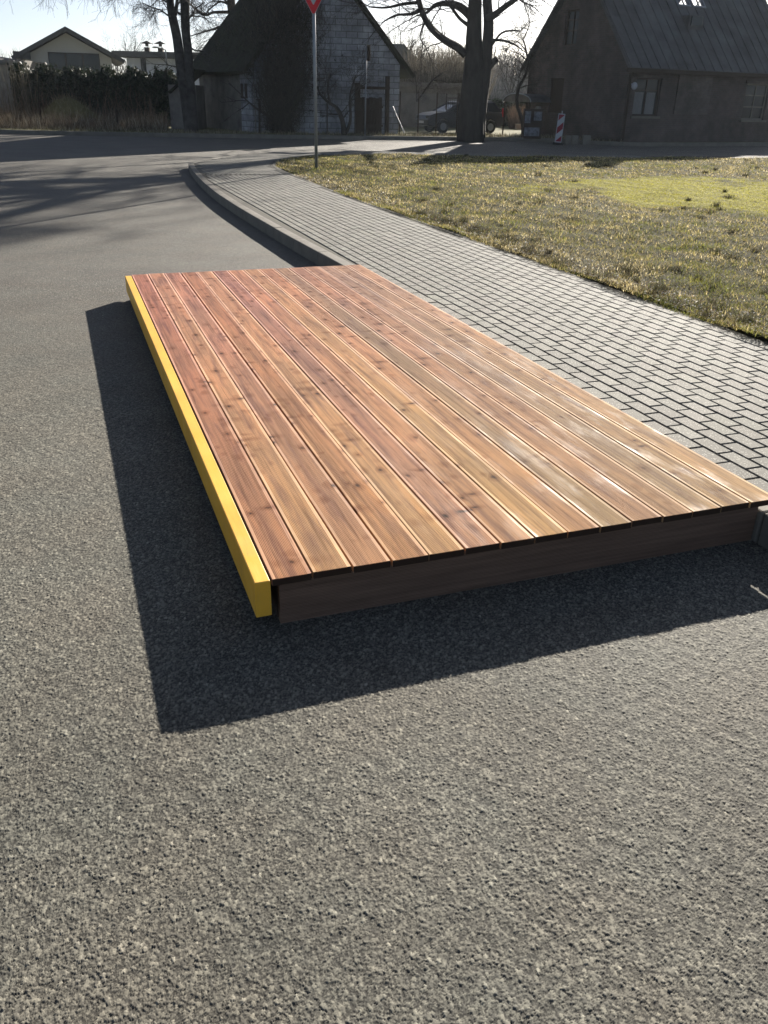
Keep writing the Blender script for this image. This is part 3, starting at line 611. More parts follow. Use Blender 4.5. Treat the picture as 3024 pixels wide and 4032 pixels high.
# masses of bare twigs and stems
def twigs(name, n, fpos, hfun, wid, col, m, lean=.15, label=None, cat=None, kind=None, seed=1, segs=3, curl=.12, parent=None):
    rg = np.random.default_rng(seed); p = fpos(n, rg); h = hfun(n, rg); d = np.stack([rg.normal(0, lean, n), rg.normal(0, lean, n), np.ones(n)], 1); d /= np.linalg.norm(d, axis=1)[:, None]
    w0 = wid*rg.uniform(.6, 1.4, n); az = rg.uniform(-.5, .5, n); out = []; cols = []
    c = np.asarray(col)[rg.integers(0, len(col), n)]*rg.uniform(.6, 1.4, (n, 1))
    for q in range(segs):
        L = (h/segs)[:, None]; p2 = p+d*L; s = np.stack([np.cos(az), np.sin(az), az*0], 1)
        wa = (w0*(1-q/segs*.7))[:, None]; wb = (w0*(1-(q+1)/segs*.7))[:, None]
        out.append(np.stack([p-s*wa/2, p+s*wa/2, p2+s*wb/2, p2-s*wb/2], 1)); cols.append(c); p = p2; d = d+rg.normal(0, curl, (n, 3)); d /= np.linalg.norm(d, axis=1)[:, None]
    o = quads(name, np.concatenate(out), m, parent, np.concatenate(cols))
    if label: tag(o, label, cat, None, kind)
    return o
def leaves(name, n, fpos, size, col, m, seed=1, parent=None):
    rg = np.random.default_rng(seed); p = fpos(n, rg); a = rg.normal(0, 1, (n, 3)); a /= np.linalg.norm(a, axis=1)[:, None]; b = np.cross(a, rg.normal(0, 1, (n, 3))); b /= np.linalg.norm(b, axis=1)[:, None]
    s = (size*rg.uniform(.5, 1.5, n))[:, None]; c = np.asarray(col)[rg.integers(0, len(col), n)]*rg.uniform(.6, 1.4, (n, 1))
    return quads(name, np.stack([p-a*s, p-b*s*.6, p+a*s, p+b*s*.6], 1), m, parent, c)
def fence_x(x, y=525): return P(x, y, 41.5)[0]
# dark evergreen hedge
YH = 49.0
hx0, hx1 = P(60, 300, YH)[0], P(715, 300, YH)[0]
def hp(n, rg):
    x = rg.uniform(hx0, hx1, n); d = rg.uniform(-.75, .75, n); top = 2.3+.16*np.sin(x*4.1)+.15*np.sin(x*9.7+1)+.1*np.sin(x*23)-.06*(x-hx0)*.3; z = rg.uniform(0, 1, n)**.7*top
    sh = rg.uniform(0, 1, n) < .6; d = np.where(sh, -.75+rg.normal(0, .07, n)+.12*np.sin(x*6.3), d); z = np.where(sh, z, top+rg.normal(0, .12, n)); return np.stack([x, YH+d, z+.1], 1)
hd_ = empty('hedge', (hx0/2+hx1/2, YH, .1), 'tall dark evergreen hedge in front of the cream gable house', 'hedge')
leaves('foliage', 52000, hp, .075, [(.022, .034, .02), (.03, .045, .024), (.018, .026, .018), (.045, .045, .028)], M['leaf'], 3, hd_)
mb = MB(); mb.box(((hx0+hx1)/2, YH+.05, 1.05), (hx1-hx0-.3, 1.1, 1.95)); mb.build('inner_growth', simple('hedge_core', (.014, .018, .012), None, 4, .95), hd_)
# dry growth at the left
def rp(x0, x1, Y0, Y1):
    def f(n, rg):
        Y = rg.uniform(Y0, Y1, n); x = rg.uniform(x0, x1, n); X = (x-1512)/FPX*Y/.93*1.0; return np.stack([X, Y, np.full(n, .12)], 1)
    return f
twigs('dry_reeds', 9000, rp(-60, 150, 41.2, 47.5), lambda n, r: np.where(r.uniform(0, 1, n) < .55, r.normal(2.9, .35, n), r.uniform(.6, 2.6, n)), .011, [(.20, .13, .09), (.28, .20, .13), (.12, .09, .065), (.42, .34, .24)], M['stalk'], .08, 'tall brown dry reeds and brambles at the left roadside', 'reeds', 'stuff', 4)
twigs('weeds', 13000, rp(130, 760, 40.9, 46.8), lambda n, r: r.uniform(.1, 1.0, n)*r.uniform(.3, 1, n), .011, [(.10, .075, .05), (.13, .10, .07), (.06, .05, .04), (.3, .27, .21)], M['stalk'], .35, 'low tangled dry weeds below the evergreen hedge', 'weeds', 'stuff', 5)
twigs('saplings', 70, rp(170, 330, 46.5, 47.8), lambda n, r: r.uniform(2., 3.1, n), .028, [(.16, .15, .12), (.12, .11, .08)], M['stalk'], .05, 'thin pale saplings in front of the dark hedge', 'saplings', 'stuff', 6)
twigs('bare_undergrowth', 1500, rp(-20, 720, 46.8, 48.1), lambda n, r: r.uniform(.5, 1.5, n)*r.uniform(.6, 1.6, n), .016, [(.17, .12, .085), (.23, .17, .12), (.10, .08, .06)], M['stalk'], .16, 'bare brown undergrowth standing against the front of the evergreen hedge', 'undergrowth', 'stuff', 61, 4, .2)
# earth mound
mp = P(280, 470, 46.3); n = 34; vs = []; fs = []; rg = np.random.default_rng(2)
for i in range(n+1):
    for j in range(n+1):
        x = (i/n*2-1); y = (j/n*2-1); r = math.hypot(x, y); h = 1.25*max(0, (math.cos(min(r, 1)*math.pi)+1)/2)**.75+rg.normal(0, .03)*(r < 1)
        vs.append((mp[0]-.2+x*2.1, 46.6+y*1.4, .10+h))
for i in range(n):
    for j in range(n): a = i*(n+1)+j; fs.append((a, a+n+1, a+n+2, a+1))
mb = MB(); mb.add(vs, fs); tag(mb.build('earth_mound', M['yard'], smooth=True), 'weedy earth mound in front of the evergreen hedge', 'mound')
def mpf(n, rg):
    x = rg.uniform(-1, 1, n); y = rg.uniform(-1, 1, n); r = np.hypot(x, y); h = 1.25*np.maximum(0, (np.cos(np.minimum(r, 1)*math.pi)+1)/2)**.75; return np.stack([mp[0]-.2+x*2.1, 46.6+y*1.4, .1+h], 1)
twigs('dead_grass', 2600, mpf, lambda n, r: r.uniform(.08, .35, n), .012, [(.2, .17, .10), (.3, .26, .17), (.14, .13, .07)], M['stalk'], .5, 'dead grass growing on the earth mound', 'grass', 'stuff', 12)
# verge litter
def vp(n, rg):
    t = rg.uniform(0, 1, n); i = rg.uniform(0, len(FI)-7, n); a = i.astype(int); f = (i-a)[:, None]; p = FI[a]*(1-f)+FI[a+1]*f; return np.stack([p[:, 0], p[:, 1]+rg.uniform(.05, 2.2, n)**1.3, np.full(n, .125)], 1)
twigs('verge_grass', 9000, vp, lambda n, r: r.uniform(.04, .22, n), .014, [(.2, .17, .10), (.32, .28, .2), (.12, .12, .06), (.07, .06, .04)], M['stalk'], .6, 'dry grass and litter along the far kerb', 'grass', 'stuff', 14)

# ---------------------------------------------------------------- buildings
def local(c, rz): cc, ss = math.cos(rz), math.sin(rz); return lambda x, y, z=0.: (c[0]+x*cc-y*ss, c[1]+x*ss+y*cc, z)
class House:
    """parts modelled in the house's own frame; x along the gable, y along the ridge"""
    def __init__(s, name, c, rz, label, cat='house'):
        s.e = empty(name, (c[0], c[1], .1), label, cat); s.e.rotation_euler = (0, 0, rz)
    def put(s, mb, name, m, par=None, bevel=0, label=None):
        o = mb.build(name, m, None, bevel=bevel); o.parent = par or s.e
        if label: o['label'] = label
        return o
def gable_body(w, l, he, hr, t=0):
    return [(0, 0, 0), (w, 0, 0), (w, 0, he), (w/2, 0, hr), (0, 0, he), (0, l, 0), (w, l, 0), (w, l, he), (w/2, l, hr), (0, l, he)], [(0, 1, 2, 3, 4), (9, 8, 7, 6, 5), (0, 5, 6, 1), (1, 6, 7, 2), (2, 7, 8, 3), (3, 8, 9, 4), (4, 9, 5, 0)]
def gable_roof(w, l, he, hr, ov, oe, th, lift=.03):
    """two slabs; ov overhang at the eaves, oe at the gable ends"""
    sl_ = (hr-he)/(w/2); mb = MB(); z = lambda x: he+sl_*(x if x < w/2 else w-x)+lift+th
    A = (-ov, -oe, z(0)-sl_*ov); B_ = (w/2, -oe, z(w/2)); C_ = (w/2, l+oe, z(w/2)); D_ = (-ov, l+oe, z(0)-sl_*ov); mb.slab(A, B_, C_, D_, th)
    A = (w/2, -oe, z(w/2)+.002); B_ = (w+ov, -oe, z(0)-sl_*ov); C_ = (w+ov, l+oe, z(0)-sl_*ov); D_ = (w/2, l+oe, z(w/2)+.002); mb.slab(A, B_, C_, D_, th); return mb

# block barn (gable towards the road, mossy roof)
Fb = P(1010, 525, 42.6); Rb = P(1568, 527, 44.2)
rz = math.atan2(Rb[1]-Fb[1], Rb[0]-Fb[0]); wb = math.hypot(Rb[0]-Fb[0], Rb[1]-Fb[1])
barn = House('block_barn', Fb, rz, 'windowless grey block barn with a steep mossy roof beside the road', 'barn')
he, hr, lb = 3.05, 3.05+wb/2*1.13, 6.6
vs, fs = gable_body(wb, lb, he, hr); mb = MB(); mb.add(vs, [f for k_, f in enumerate(fs) if k_ != 6]); barn.put(mb, 'wall', M['block'])
mb = MB(); mb.add([(0, 0, 0), (0, lb, 0), (0, lb, he), (0, 0, he)], [(0, 1, 2, 3)]); mb.box((-.02, 3.9, 1.5), (.06, 4.2, 3.0)); w2 = barn.put(mb, 'side_wall', M['plaster'])
mb = MB(); mb.box((-.03, .75, 1.35), (.08, 1.3, 2.7)); barn.put(mb, 'corner_blockwork', M['block'], w2)
for q in (.72, 1.18):
    mb = MB(); mb.box((-.085, q, 1.75), (.04, .2, .62)); barn.put(mb, 'vent_opening', M['dark'], w2)
rf = barn.put(gable_roof(wb, lb, he, hr, .62, .25, .16), 'roof', M['moss'])
mb = MB(); mb.box((wb/2-.3, lb-.8, hr+.15), (.5, .5, 1.1)); barn.put(mb, 'chimney', M['brick'], rf)
mb = MB()
for q in range(7): mb.box((wb-1.9+q*.16, -.06, .78), (.14, .05, 1.62+.05*math.sin(q*2.3)))
mb.box((wb-1.4, -.095, 1.2), (1.15, .03, .09)); mb.box((wb-1.4, -.095, .4), (1.15, .03, .09)); barn.put(mb, 'door', M['dark'])
mb = MB(); mb.box((wb-2.05, -.07, 1.1), (.22, .1, 2.2)); mb.box((wb-.62, -.07, 1.25), (.16, .1, 2.5)); mb.box((wb-1.33, -.09, 2.0), (1.6, .08, .12)); barn.put(mb, 'door_frame', M['dark'])
# lean-to at the barn's far left corner
lc = P(812, 520, 46.0); mb = MB(); mb.box((lc[0]-.6, lc[1]-1, 1.1), (1.3, 2.0, 1.9)); sh = empty('lean_to_shed', (lc[0]-.45, lc[1]-1, .1), 'small worn lean-to shed at the left side of the block barn', 'shed'); mb.build('wall', M['plaster'], sh)
mb = MB(); mb.slab((lc[0]-1.2, lc[1]-2.3, 1.75), (lc[0]+.1, lc[1]-2.3, 2.75), (lc[0]+.1, lc[1]+.2, 2.75), (lc[0]-1.2, lc[1]+.2, 1.75), .1); mb.build('roof', M['moss'], sh)

bl = P(795, 520, 48.6); cc_, ss_ = math.cos(rz), math.sin(rz); dx, dy = bl[0]-Fb[0], bl[1]-Fb[1]
lx, ly = dx*cc_+dy*ss_, -dx*ss_+dy*cc_; kx = lx/ly
SH = Matrix(((1, kx, 0, 0), (0, 1, 0, 0), (0, 0, 1, 0), (0, 0, 0, 1)))     # the barn's plan is out of square
def shear_all(o):
    for c in o.children:
        if c.type == 'MESH': c.data.transform(SH)
        shear_all(c)
shear_all(barn.e)
# dark climber bush on the barn gable
def bp(n, rg):
    x = rg.normal(0, 1, n); y = rg.uniform(-.9, -.1, n); z = rg.uniform(.1, 5.2, n); w_ = .55+.55*np.minimum(z, 3)/3+.1*np.maximum(z-3, 0); X = 1.05+x*w_*.62+.16*z*.6; return np.stack([X, y, z], 1)
L_ = local(Fb, rz); bx = empty('climbing_bush', L_(1.1, -.5, .1), 'dark dense leafless bush climbing up the left half of the barn gable', 'bush')
def bpw(n, rg):
    q = bp(n, rg); c_, s_ = math.cos(rz), math.sin(rz); return np.stack([Fb[0]+q[:, 0]*c_-q[:, 1]*s_, Fb[1]+q[:, 0]*s_+q[:, 1]*c_, q[:, 2]], 1)
twigs('twigs', 9000, bpw, lambda n, r: r.uniform(.3, .9, n), .014, [(.06, .05, .042), (.09, .075, .06), (.035, .033, .03)], M['stalk'], .7, seed=8, curl=.4, parent=bx)
leaves('foliage', 3500, bpw, .05, [(.02, .022, .016), (.03, .028, .02)], M['leaf'], 9, bx)
mb = MB(); rg = np.random.default_rng(4)
for q in range(5):
    p0 = np.array(L_(1.0+q*.18, -.45, .1)); grow(mb, p0, np.array([rg.normal(-.1, .3), 0, 1]), 3.2, .07, 2, rg, dict(max=4, kids=[6, 6, 5], trop=[.1], wob=.15))
mb.build('stems', M['bark'], bx)
def rfp(n, rg):
    f = rg.uniform(0, 1, n)**1.3; y = rg.uniform(-.3, 5.5, n)**1; q = np.stack([wb/2*(1-f)*.98, y, 0*f], 1); q[:, 2] = .1+he+(hr-he)*(1-f)+.1; c_, s_ = math.cos(rz), math.sin(rz); x_ = q[:, 0]+kx*q[:, 1]; return np.stack([Fb[0]+x_*c_-q[:, 1]*s_, Fb[1]+x_*s_+q[:, 1]*c_, q[:, 2]], 1)
twigs('creeper', 2600, rfp, lambda n, r: r.uniform(.08, .4, n), .02, [(.05, .05, .03), (.08, .07, .045), (.03, .03, .02)], M['stalk'], .8, 'ragged moss and creeper stems over the barn roof', 'creeper', 'stuff', 55)

# brick house on the right
Cb = np.array(P(2440, 556, 41.0)); rzb = RAD(28.3)       # nearest corner; facade runs right, gable runs back left
hb = empty('brick_house', (Cb[0], Cb[1], .1), 'dark brick house with blue-grey sheet roof on the right behind the road', 'house'); hb.rotation_euler = (0, 0, rzb)
# frame: x along the facade, y backwards
GW, FL, HE, HR = 7.2, 10.2, 3.28, 7.3
def hput(mb, name, m, par=None, bevel=0, label=None):
    o = mb.build(name, m, None, bevel=bevel); o.parent = par or hb
    if label: o['label'] = label
    return o
def wall_holes(x0, x1, z0, z1, holes, y, t, axis='x'):
    """wall sheet of thickness t with rectangular holes (a, b, c, d)"""
    xs = sorted({x0, x1, *[h[0] for h in holes], *[h[1] for h in holes]}); zs = sorted({z0, z1, *[h[2] for h in holes], *[h[3] for h in holes]}); mb = MB()
    for a, b in zip(xs[:-1], xs[1:]):
        run = None
        for c, d in zip(zs[:-1], zs[1:]):
            mx, mz = (a+b)/2, (c+d)/2
            if any(h[0] < mx < h[1] and h[2] < mz < h[3] for h in holes): continue
            if axis == 'x': mb.box((mx, y+t/2, mz), (b-a, t, d-c))
            else: mb.box((y+t/2, mx, mz), (t, b-a, d-c))
    return mb
wins = [(.5, 2.0, 1.1, 2.62), (7.4, 8.95, 1.0, 2.55)]
mb = wall_holes(0, FL, 0, HE, wins, 0, .35)
mb.box((FL-.175, GW/2, HE/2), (.35, GW-.7, HE)); mb.box((FL/2, GW-.175, HE/2), (FL, .35, HE))
mb.add([(FL-.35, .35, HE), (FL-.35, GW-.35, HE), (FL-.35, GW/2, HR-.3)], [(0, 1, 2)])
hput(mb, 'wall', M['brick'])
gholes = [(3.75, 4.7, 3.95, 5.4), (4.35, 5.35, 1.1, 2.6)]
mb = wall_holes(.35, GW, 0, HE, gholes[1:], 0, .35, 'y')
# gable triangle built from courses so that the opening is real
nn = 40
for q in range(nn):
    z0 = HE+(HR-HE)*q/nn; z1 = HE+(HR-HE)*(q+1)/nn; hw = GW/2*(1-(q+.5)/nn); a, b = GW/2-hw, GW/2+hw; h = gholes[0]; zm = (z0+z1)/2
    if h[2] < zm < h[3]:
        mb.box((.175, (a+h[0])/2, zm), (.35, h[0]-a, z1-z0)); mb.box((.175, (h[1]+b)/2, zm), (.35, b-h[1], z1-z0))
    else: mb.box((.175, (a+b)/2, zm), (.35, b-a, z1-z0))
gw_ = hput(mb, 'gable_wall', M['brick'])
# roof
sl_ = (HR-HE)/(GW/2); ov = .4; oe = .3; rz0 = HE-sl_*ov+.02; th = .12
mb = MB()
def RP(x, f, side, lift=0.):
    y = -ov+(GW/2+ov)*f; return (x, y if side == 0 else GW-y, rz0+th+(HR-rz0+.02)*f+lift)
LIGHTS = [(4.25, 4.98, .60, .75), (5.2, 5.93, .60, .75)]; BACK = [(6.9, 9.6, .62, .86)]
for side, holes in ((0, LIGHTS), (1, BACK)):
    xs = sorted({-oe, FL+oe, *[h[0] for h in holes], *[h[1] for h in holes]}); fz = sorted({0., 1., *[h[2] for h in holes], *[h[3] for h in holes]})
    for a, b in zip(xs[:-1], xs[1:]):
        for c, d in zip(fz[:-1], fz[1:]):
            if any(h[0] < (a+b)/2 < h[1] and h[2] < (c+d)/2 < h[3] for h in holes): continue
            q4 = [RP(a, c, side, .002*side), RP(b, c, side, .002*side), RP(b, d, side, .002*side), RP(a, d, side, .002*side)]
            if side: q4 = [q4[1], q4[0], q4[3], q4[2]]
            mb.slab(*q4, th)
roofb = hput(mb, 'roof', M['metalroof'])
mb = MB()
for q in range(20):
    x = -oe+.06+q*.55+random.uniform(-.03, .03); top = 1
    a = np.array((x, -ov, rz0+th)); b = np.array((x, -ov+(GW/2+ov)*top, rz0+th+(HR-rz0+.02)*top)); nrm = np.array([0, -math.sin(math.atan(sl_)), math.cos(math.atan(sl_))])
    if any(h[0]-.05 < x < h[1]+.05 for h in LIGHTS): b = a+(b-a)*.59
    mb.slab(a+nrm*.035+[-.012, 0, 0], a+nrm*.035+[.012, 0, 0], b+nrm*.035+[.012, 0, 0], b+nrm*.035+[-.012, 0, 0], .035)
hput(mb, 'standing_seams', M['metalroof'], roofb)
def on_roof(x, f, lift): return (x, -ov+(GW/2+ov)*f, rz0+th+(HR-rz0+.02)*f+lift)
tg = NT('clear_roof_glass'); tr_ = tg.n('BsdfTransparent'); gl_ = tg.n('BsdfGlossy'); gl_.inputs['Roughness'].default_value = .08; mx_ = tg.n('MixShader'); mx_.inputs[0].default_value = .12; tg.l(tr_.outputs[0], mx_.inputs[1]); tg.l(gl_.outputs[0], mx_.inputs[2]); tg.l(mx_.outputs[0], tg.out.inputs[0])
for side, hs_ in ((0, LIGHTS), (1, BACK)):
    for (xa, xb, f0, f1) in hs_:
        mb = MB(); e_ = .045; fe = .012
        for (p, q, r, t_) in ((xa-e_, xb+e_, f0-fe, f0), (xa-e_, xb+e_, f1, f1+fe), (xa-e_, xa, f0, f1), (xb, xb+e_, f0, f1), ((xa+xb)/2-.012, (xa+xb)/2+.012, f0, f1)):
            q4 = [RP(p, r, side, .06), RP(q, r, side, .06), RP(q, t_, side, .06), RP(p, t_, side, .06)]; mb.slab(*(q4 if side == 0 else [q4[1], q4[0], q4[3], q4[2]]), .06)
        s_ = hput(mb, 'skylight', M['galv'], roofb); mb = MB(); q4 = [RP(xa, f0, side, .03), RP(xb, f0, side, .03), RP(xb, f1, side, .03), RP(xa, f1, side, .03)]; mb.slab(*(q4 if side == 0 else [q4[1], q4[0], q4[3], q4[2]]), .008); hput(mb, 'skylight_glass', tg.m, s_)
mb = MB(); mb.box((4.6, 1.55, rz0+th+1.95), (.9, .9, .6)); d_ = hput(mb, 'dormer', M['metalroof'], roofb)
mb = MB(); mb.box((4.6, 1.08, rz0+th+2.02), (.66, .05, .36)); hput(mb, 'dormer_window', M['glass'], roofb)
mb = MB(); mb.box((FL/2-.2, -ov-.03, rz0+.02), (FL+.6, .06, .16)); hput(mb, 'eaves_board', M['dark'])
mb = MB(); mb.box((6.4, 3.5, HR+.4), (.6, .6, 1.2)); hput(mb, 'chimney', M['brick'], roofb)
def window(x0, x1, z0, z1, fm, curtain, bars=1, side='x', y=.14, cross=()):
    W_ = x1-x0; H_ = z1-z0; xc = (x0+x1)/2; zc = (z0+z1)/2; t = .07
    def bx(mb, cx, cz, w_, h_, dy=0, d=.07):
        if side == 'x': mb.box((cx, y+dy, cz), (w_, d, h_))
        else: mb.box((y+dy, cx, cz), (d, w_, h_))
    mb = MB(); bx(mb, xc, z0+t/2, W_, t); bx(mb, xc, z1-t/2, W_, t); bx(mb, x0+t/2, zc, t, H_-2*t); bx(mb, x1-t/2, zc, t, H_-2*t)
    for b in range(bars): bx(mb, x0+W_*(b+1)/(bars+1), zc, .05, H_-2*t-.004, .002, .06)
    for c in cross: bx(mb, xc, z0+H_*c, W_-2*t-.004, .05, -.003, .06)
    f = hput(mb, 'window', fm); mb = MB(); bx(mb, xc, zc, W_-2*t, H_-2*t, .02, .008); hput(mb, 'pane', M['glass'], f)
    return f
f = window(.5, 2.0, 1.1, 2.62, M['dark'], 1, 1, cross=(.68,))
for a in (.60, 1.30):
    mb = MB(); pts = [(a+i*.02, .13+.010*math.sin(i*1.9)) for i in range(27)]
    mb.add([(x, y_-.012, z) for z in (1.18, 2.05) for x, y_ in pts], [(i, i+1, 28+i, 27+i) for i in range(26)]); hput(mb, 'curtain', M['cloth'], f)
window(7.4, 8.95, 1.0, 2.55, M['kerb'], 0, 1, cross=(.36, .68))
mb = MB(); mb.box((4.0, -.03, 2.0), (2.1, .06, 1.6)); hput(mb, 'bricked_up_window', M['brick2'])
for (x0, x1, z) in ((.35, 2.15, 2.68), (2.85, 5.15, 2.86), (7.25, 9.1, 2.61)):
    mb = MB(); mb.box(((x0+x1)/2, -.035, z), (x1-x0, .07, .12)); hput(mb, 'lintel', M['brick2'])
for (x0, x1, z) in ((.4, 2.1, 1.05), (7.3, 9.05, .95)):
    mb = MB(); mb.box(((x0+x1)/2, -.05, z), (x1-x0, .12, .09)); hput(mb, 'sill', M['kerb'])
window(3.75, 4.7, 3.95, 5.4, M['dark'], 0, 1, 'y', .14, cross=(.42, .72))
mb = MB(); mb.box((.1, 4.85, 1.85), (.06, .98, 1.48)); hput(mb, 'shutter', M['dark'])
mb = MB(); mb.tube([(.10, -.07, .1), (.10, -.07, 2.6), (.05, -.3, 3.0)], .05, 8); hput(mb, 'downpipe', M['dark'])
mb = MB(); mb.ball((.22, -.22, 2.28), .13, 12, 8, (1, 1, 1.2)); mb.box((.22, -.06, 2.35), (.06, .16, .06)); o = hput(mb, 'wall_lamp', M['white'])
# entrance canopy on the gable: curved sheet with a pale rim
mb = MB(); nA = 14; vs = []
for i in range(nA+1):
    a = math.pi*i/nA
    for r_, yy in ((1.0, 0), (.94, 0)):
        for xo in (-.02, -1.25): vs.append((xo, 6.3-math.cos(a)*1.15*r_, 1.55+math.sin(a)*.36*r_))
fs = []
for i in range(nA):
    a = i*4; b = a+4; fs += [(a, b, b+1, a+1), (a+2, a+3, b+3, b+2), (a, a+2, b+2, b), (a+1, b+1, b+3, a+3)]
fs += [(0, 1, 3, 2), (nA*4, nA*4+2, nA*4+3, nA*4+1)]
mb.add(vs, fs); cn = hput(mb, 'door_canopy', M['metalroof'])
mb = MB(); mb.tube([(-1.26, 6.3-math.cos(math.pi*i/nA)*1.17, 1.55+math.sin(math.pi*i/nA)*.37) for i in range(nA+1)], .028, 6); hput(mb, 'canopy_rim', M['galv'], cn)
mb = MB(); mb.add([(-1.22, 6.3-math.cos(math.pi*i/nA)*1.1, 1.55+math.sin(math.pi*i/nA)*.33) for i in range(nA+1)], [tuple(range(nA+1))]); hput(mb, 'canopy_front', M['plaster'], cn)
for s in (5.25, 7.35):
    mb = MB(); mb.tube([(-1.2, s, 0), (-1.2, s, 1.57)], .035, 8); hput(mb, 'canopy_post', M['dark'], cn)

# ---------------------------------------------------------------- street furniture
# give way sign
SB = G(1246, 668, .14); sg = empty('give_way_sign', SB, 'tall grey post with a red bordered give way triangle on the lawn corner', 'road sign')
mb = MB(); mb.tube([(SB[0], SB[1], 0), (SB[0]-.005, SB[1], 2.3), (SB[0]-.01, SB[1], 4.3)], .038, 14); mb.build('post', M['galv'], sg, smooth=True)
def tri(side, y, rad=.05, zc=0, yaw=.0):
    R_ = side/math.sqrt(3)-2*rad; out = []
    for k_, a0 in enumerate((-90, 30, 150)):
        cxx, czz = R_*math.cos(RAD(a0)), R_*math.sin(RAD(a0))
        for q in range(7):
            a = RAD(a0-60+q*20); out.append((cxx+rad*math.cos(a), y, zc+czz+rad*math.sin(a)))
    return out
TZ = 3.36+.9/math.sqrt(3)-.05
def tri_plate(side, y0, y1, rad, name, m, par):
    a = tri(side, y0, rad, TZ); b = tri(side, y1, rad, TZ); n_ = len(a); mb = MB()
    mb.add([(p[0]+SB[0]-.01, p[1]+SB[1], p[2]) for p in a+b], [tuple(range(n_)), tuple(range(2*n_-1, n_-1, -1))]+[(i, n_+i, n_+(i+1) % n_, (i+1) % n_) for i in range(n_)]); return mb.build(name, m, par)
tri_plate(.90, -.052, -.040, .05, 'sign_edge', M['white'], sg); tri_plate(.87, -.056, -.0525, .04, 'sign_border', M['red'], sg); tri_plate(.53, -.060, -.0565, .015, 'sign_centre', M['white'], sg)
for z_ in (.1, -.2):
    mb = MB(); mb.box((SB[0]-.01, SB[1]-.02, TZ+z_), (.12, .05, .04)); mb.build('clamp', M['galv'], sg)
# second sign seen edge on, beyond the road
q = P(1437, 524, 41.3); s2 = empty('edge_on_sign', (q[0], q[1], .13), 'thin grey post with a narrow sign seen edge on before the block gable', 'road sign')
mb = MB(); mb.tube([(q[0], q[1], .1), (q[0]+.03, q[1], 3.72)], .035, 10); mb.build('post', M['galv'], s2, smooth=True)
mb = MB(); mb.box((q[0]+.12, q[1]+.02, 3.42), (.14, .45, .6), rz=.12); mb.build('sign_plate', M['dark'], s2, bevel=.02)
# hazard beacon with red and white bars
q = P(2197, 553, 40.3); hb_ = empty('hazard_beacon', (q[0], q[1], .0), 'upright red and white striped hazard panel standing at the brick gable', 'hazard panel')
bw, bh, bz = .29, 1.14, .1
def bput(mb, name, m, par=hb_): o = mb.build(name, m, None); o.parent = par; return o
hb_.rotation_euler = (0, .045, -.1)
mb = MB(); mb.box((0, 0, bz+bh/2), (bw, .03, bh)); bput(mb, 'panel', M['white'])
mb = MB(); iw = bw-.05; z0, z1 = bz+.035, bz+bh-.035; st = .27
def clip_band(lo):
    """band lo <= z - 0.95x < lo+st clipped to the panel"""
    pts = []
    for x, edge in ((-iw/2, 0), (iw/2, 0)): pass
    L = [(-iw/2, lo-iw/2*.95), (iw/2, lo+iw/2*.95), (iw/2, lo+st+iw/2*.95), (-iw/2, lo+st-iw/2*.95)]
    def cl(P_, f):
        out = []
        for i in range(len(P_)):
            a, b = P_[i], P_[(i+1) % len(P_)]; fa, fb = f(a), f(b)
            if fa >= 0: out.append(a)
            if fa*fb < 0: t_ = fa/(fa-fb); out.append((a[0]+(b[0]-a[0])*t_, a[1]+(b[1]-a[1])*t_))
        return out
    L = cl(L, lambda p: p[1]-z0); 
    if L: L = cl(L, lambda p: z1-p[1])
    return L
lo = (z0+z1)/2-st/2-2*st
while lo < z1+.3:
    L = clip_band(lo)
    if len(L) > 2:
        n_ = len(L); mb.add([(x, -.0185, z) for x, z in L]+[(x, -.0152, z) for x, z in L], [tuple(range(n_)), tuple(range(2*n_-1, n_-1, -1))]+[(i, n_+i, n_+(i+1) % n_, (i+1) % n_) for i in range(n_)])
    lo += st*2
bput(mb, 'red_bars', simple('dull_red_film', (.25, .02, .035), None, 4, .5))
mb = MB(); mb.box((0, 0, .05), (.42, .3, .1)); bput(mb, 'foot', M['black'])
mb = MB(); mb.box((.0, 0, bz+bh+.05), (.04, .03, .12)); bput(mb, 'handle', M['white'])
# concrete blocks in the shade of the gable
for i, (x, wd, dy) in enumerate(((2236, 22, .4), (2262, 24, .3), (2308, 30, .1))):
    q = P(x, 553, 40.6+dy); a = P(x+wd, 553, 40.6+dy)[0]-q[0]; hgt = .36+.02*i
    mb = MB(); mb.box((q[0], q[1], hgt/2+.0), (a, .3, hgt)); o = mb.build('concrete_bollard', M['kerb'], bevel=.02); o.data.transform(Matrix.Translation((-q[0], -q[1], 0))); o.location = (q[0], q[1], .0)
    tag(o, ('low grey concrete block right beside the striped panel', 'middle one of three low grey concrete blocks by the gable', 'low grey concrete block standing apart on the right by the gable')[i], 'concrete block', 'low concrete blocks along the brick gable')
# weathered cabinet against the gable
q = P(2090, 545, 43.2); cb = empty('garden_cabinet', (q[0], q[1], .1), 'weathered pale cabinet with stained panels under the curved canopy', 'cabinet')
mb = MB(); mb.box((q[0], q[1], .75), (.85, .5, 1.25)); mb.build('carcass', M['dark'], cb)
for x_, z_, w_, h_ in ((-.26, 1.03, .27, .5), (.2, 1.08, .36, .38), (-.02, .42, .7, .36)):
    mb = MB(); mb.box((q[0]+x_, q[1]-.26, z_), (w_, .02, h_)); mb.build('panel', simple('stained_pale_panel', (.26, .28, .31), (.06, .06, .07), 7, .8), cb)
mb = MB(); mb.ball((q[0]+.2, q[1]-.1, 1.42), .14, 10, 6, (1, 1, .6)); mb.build('pot', M['plaster'], cb)
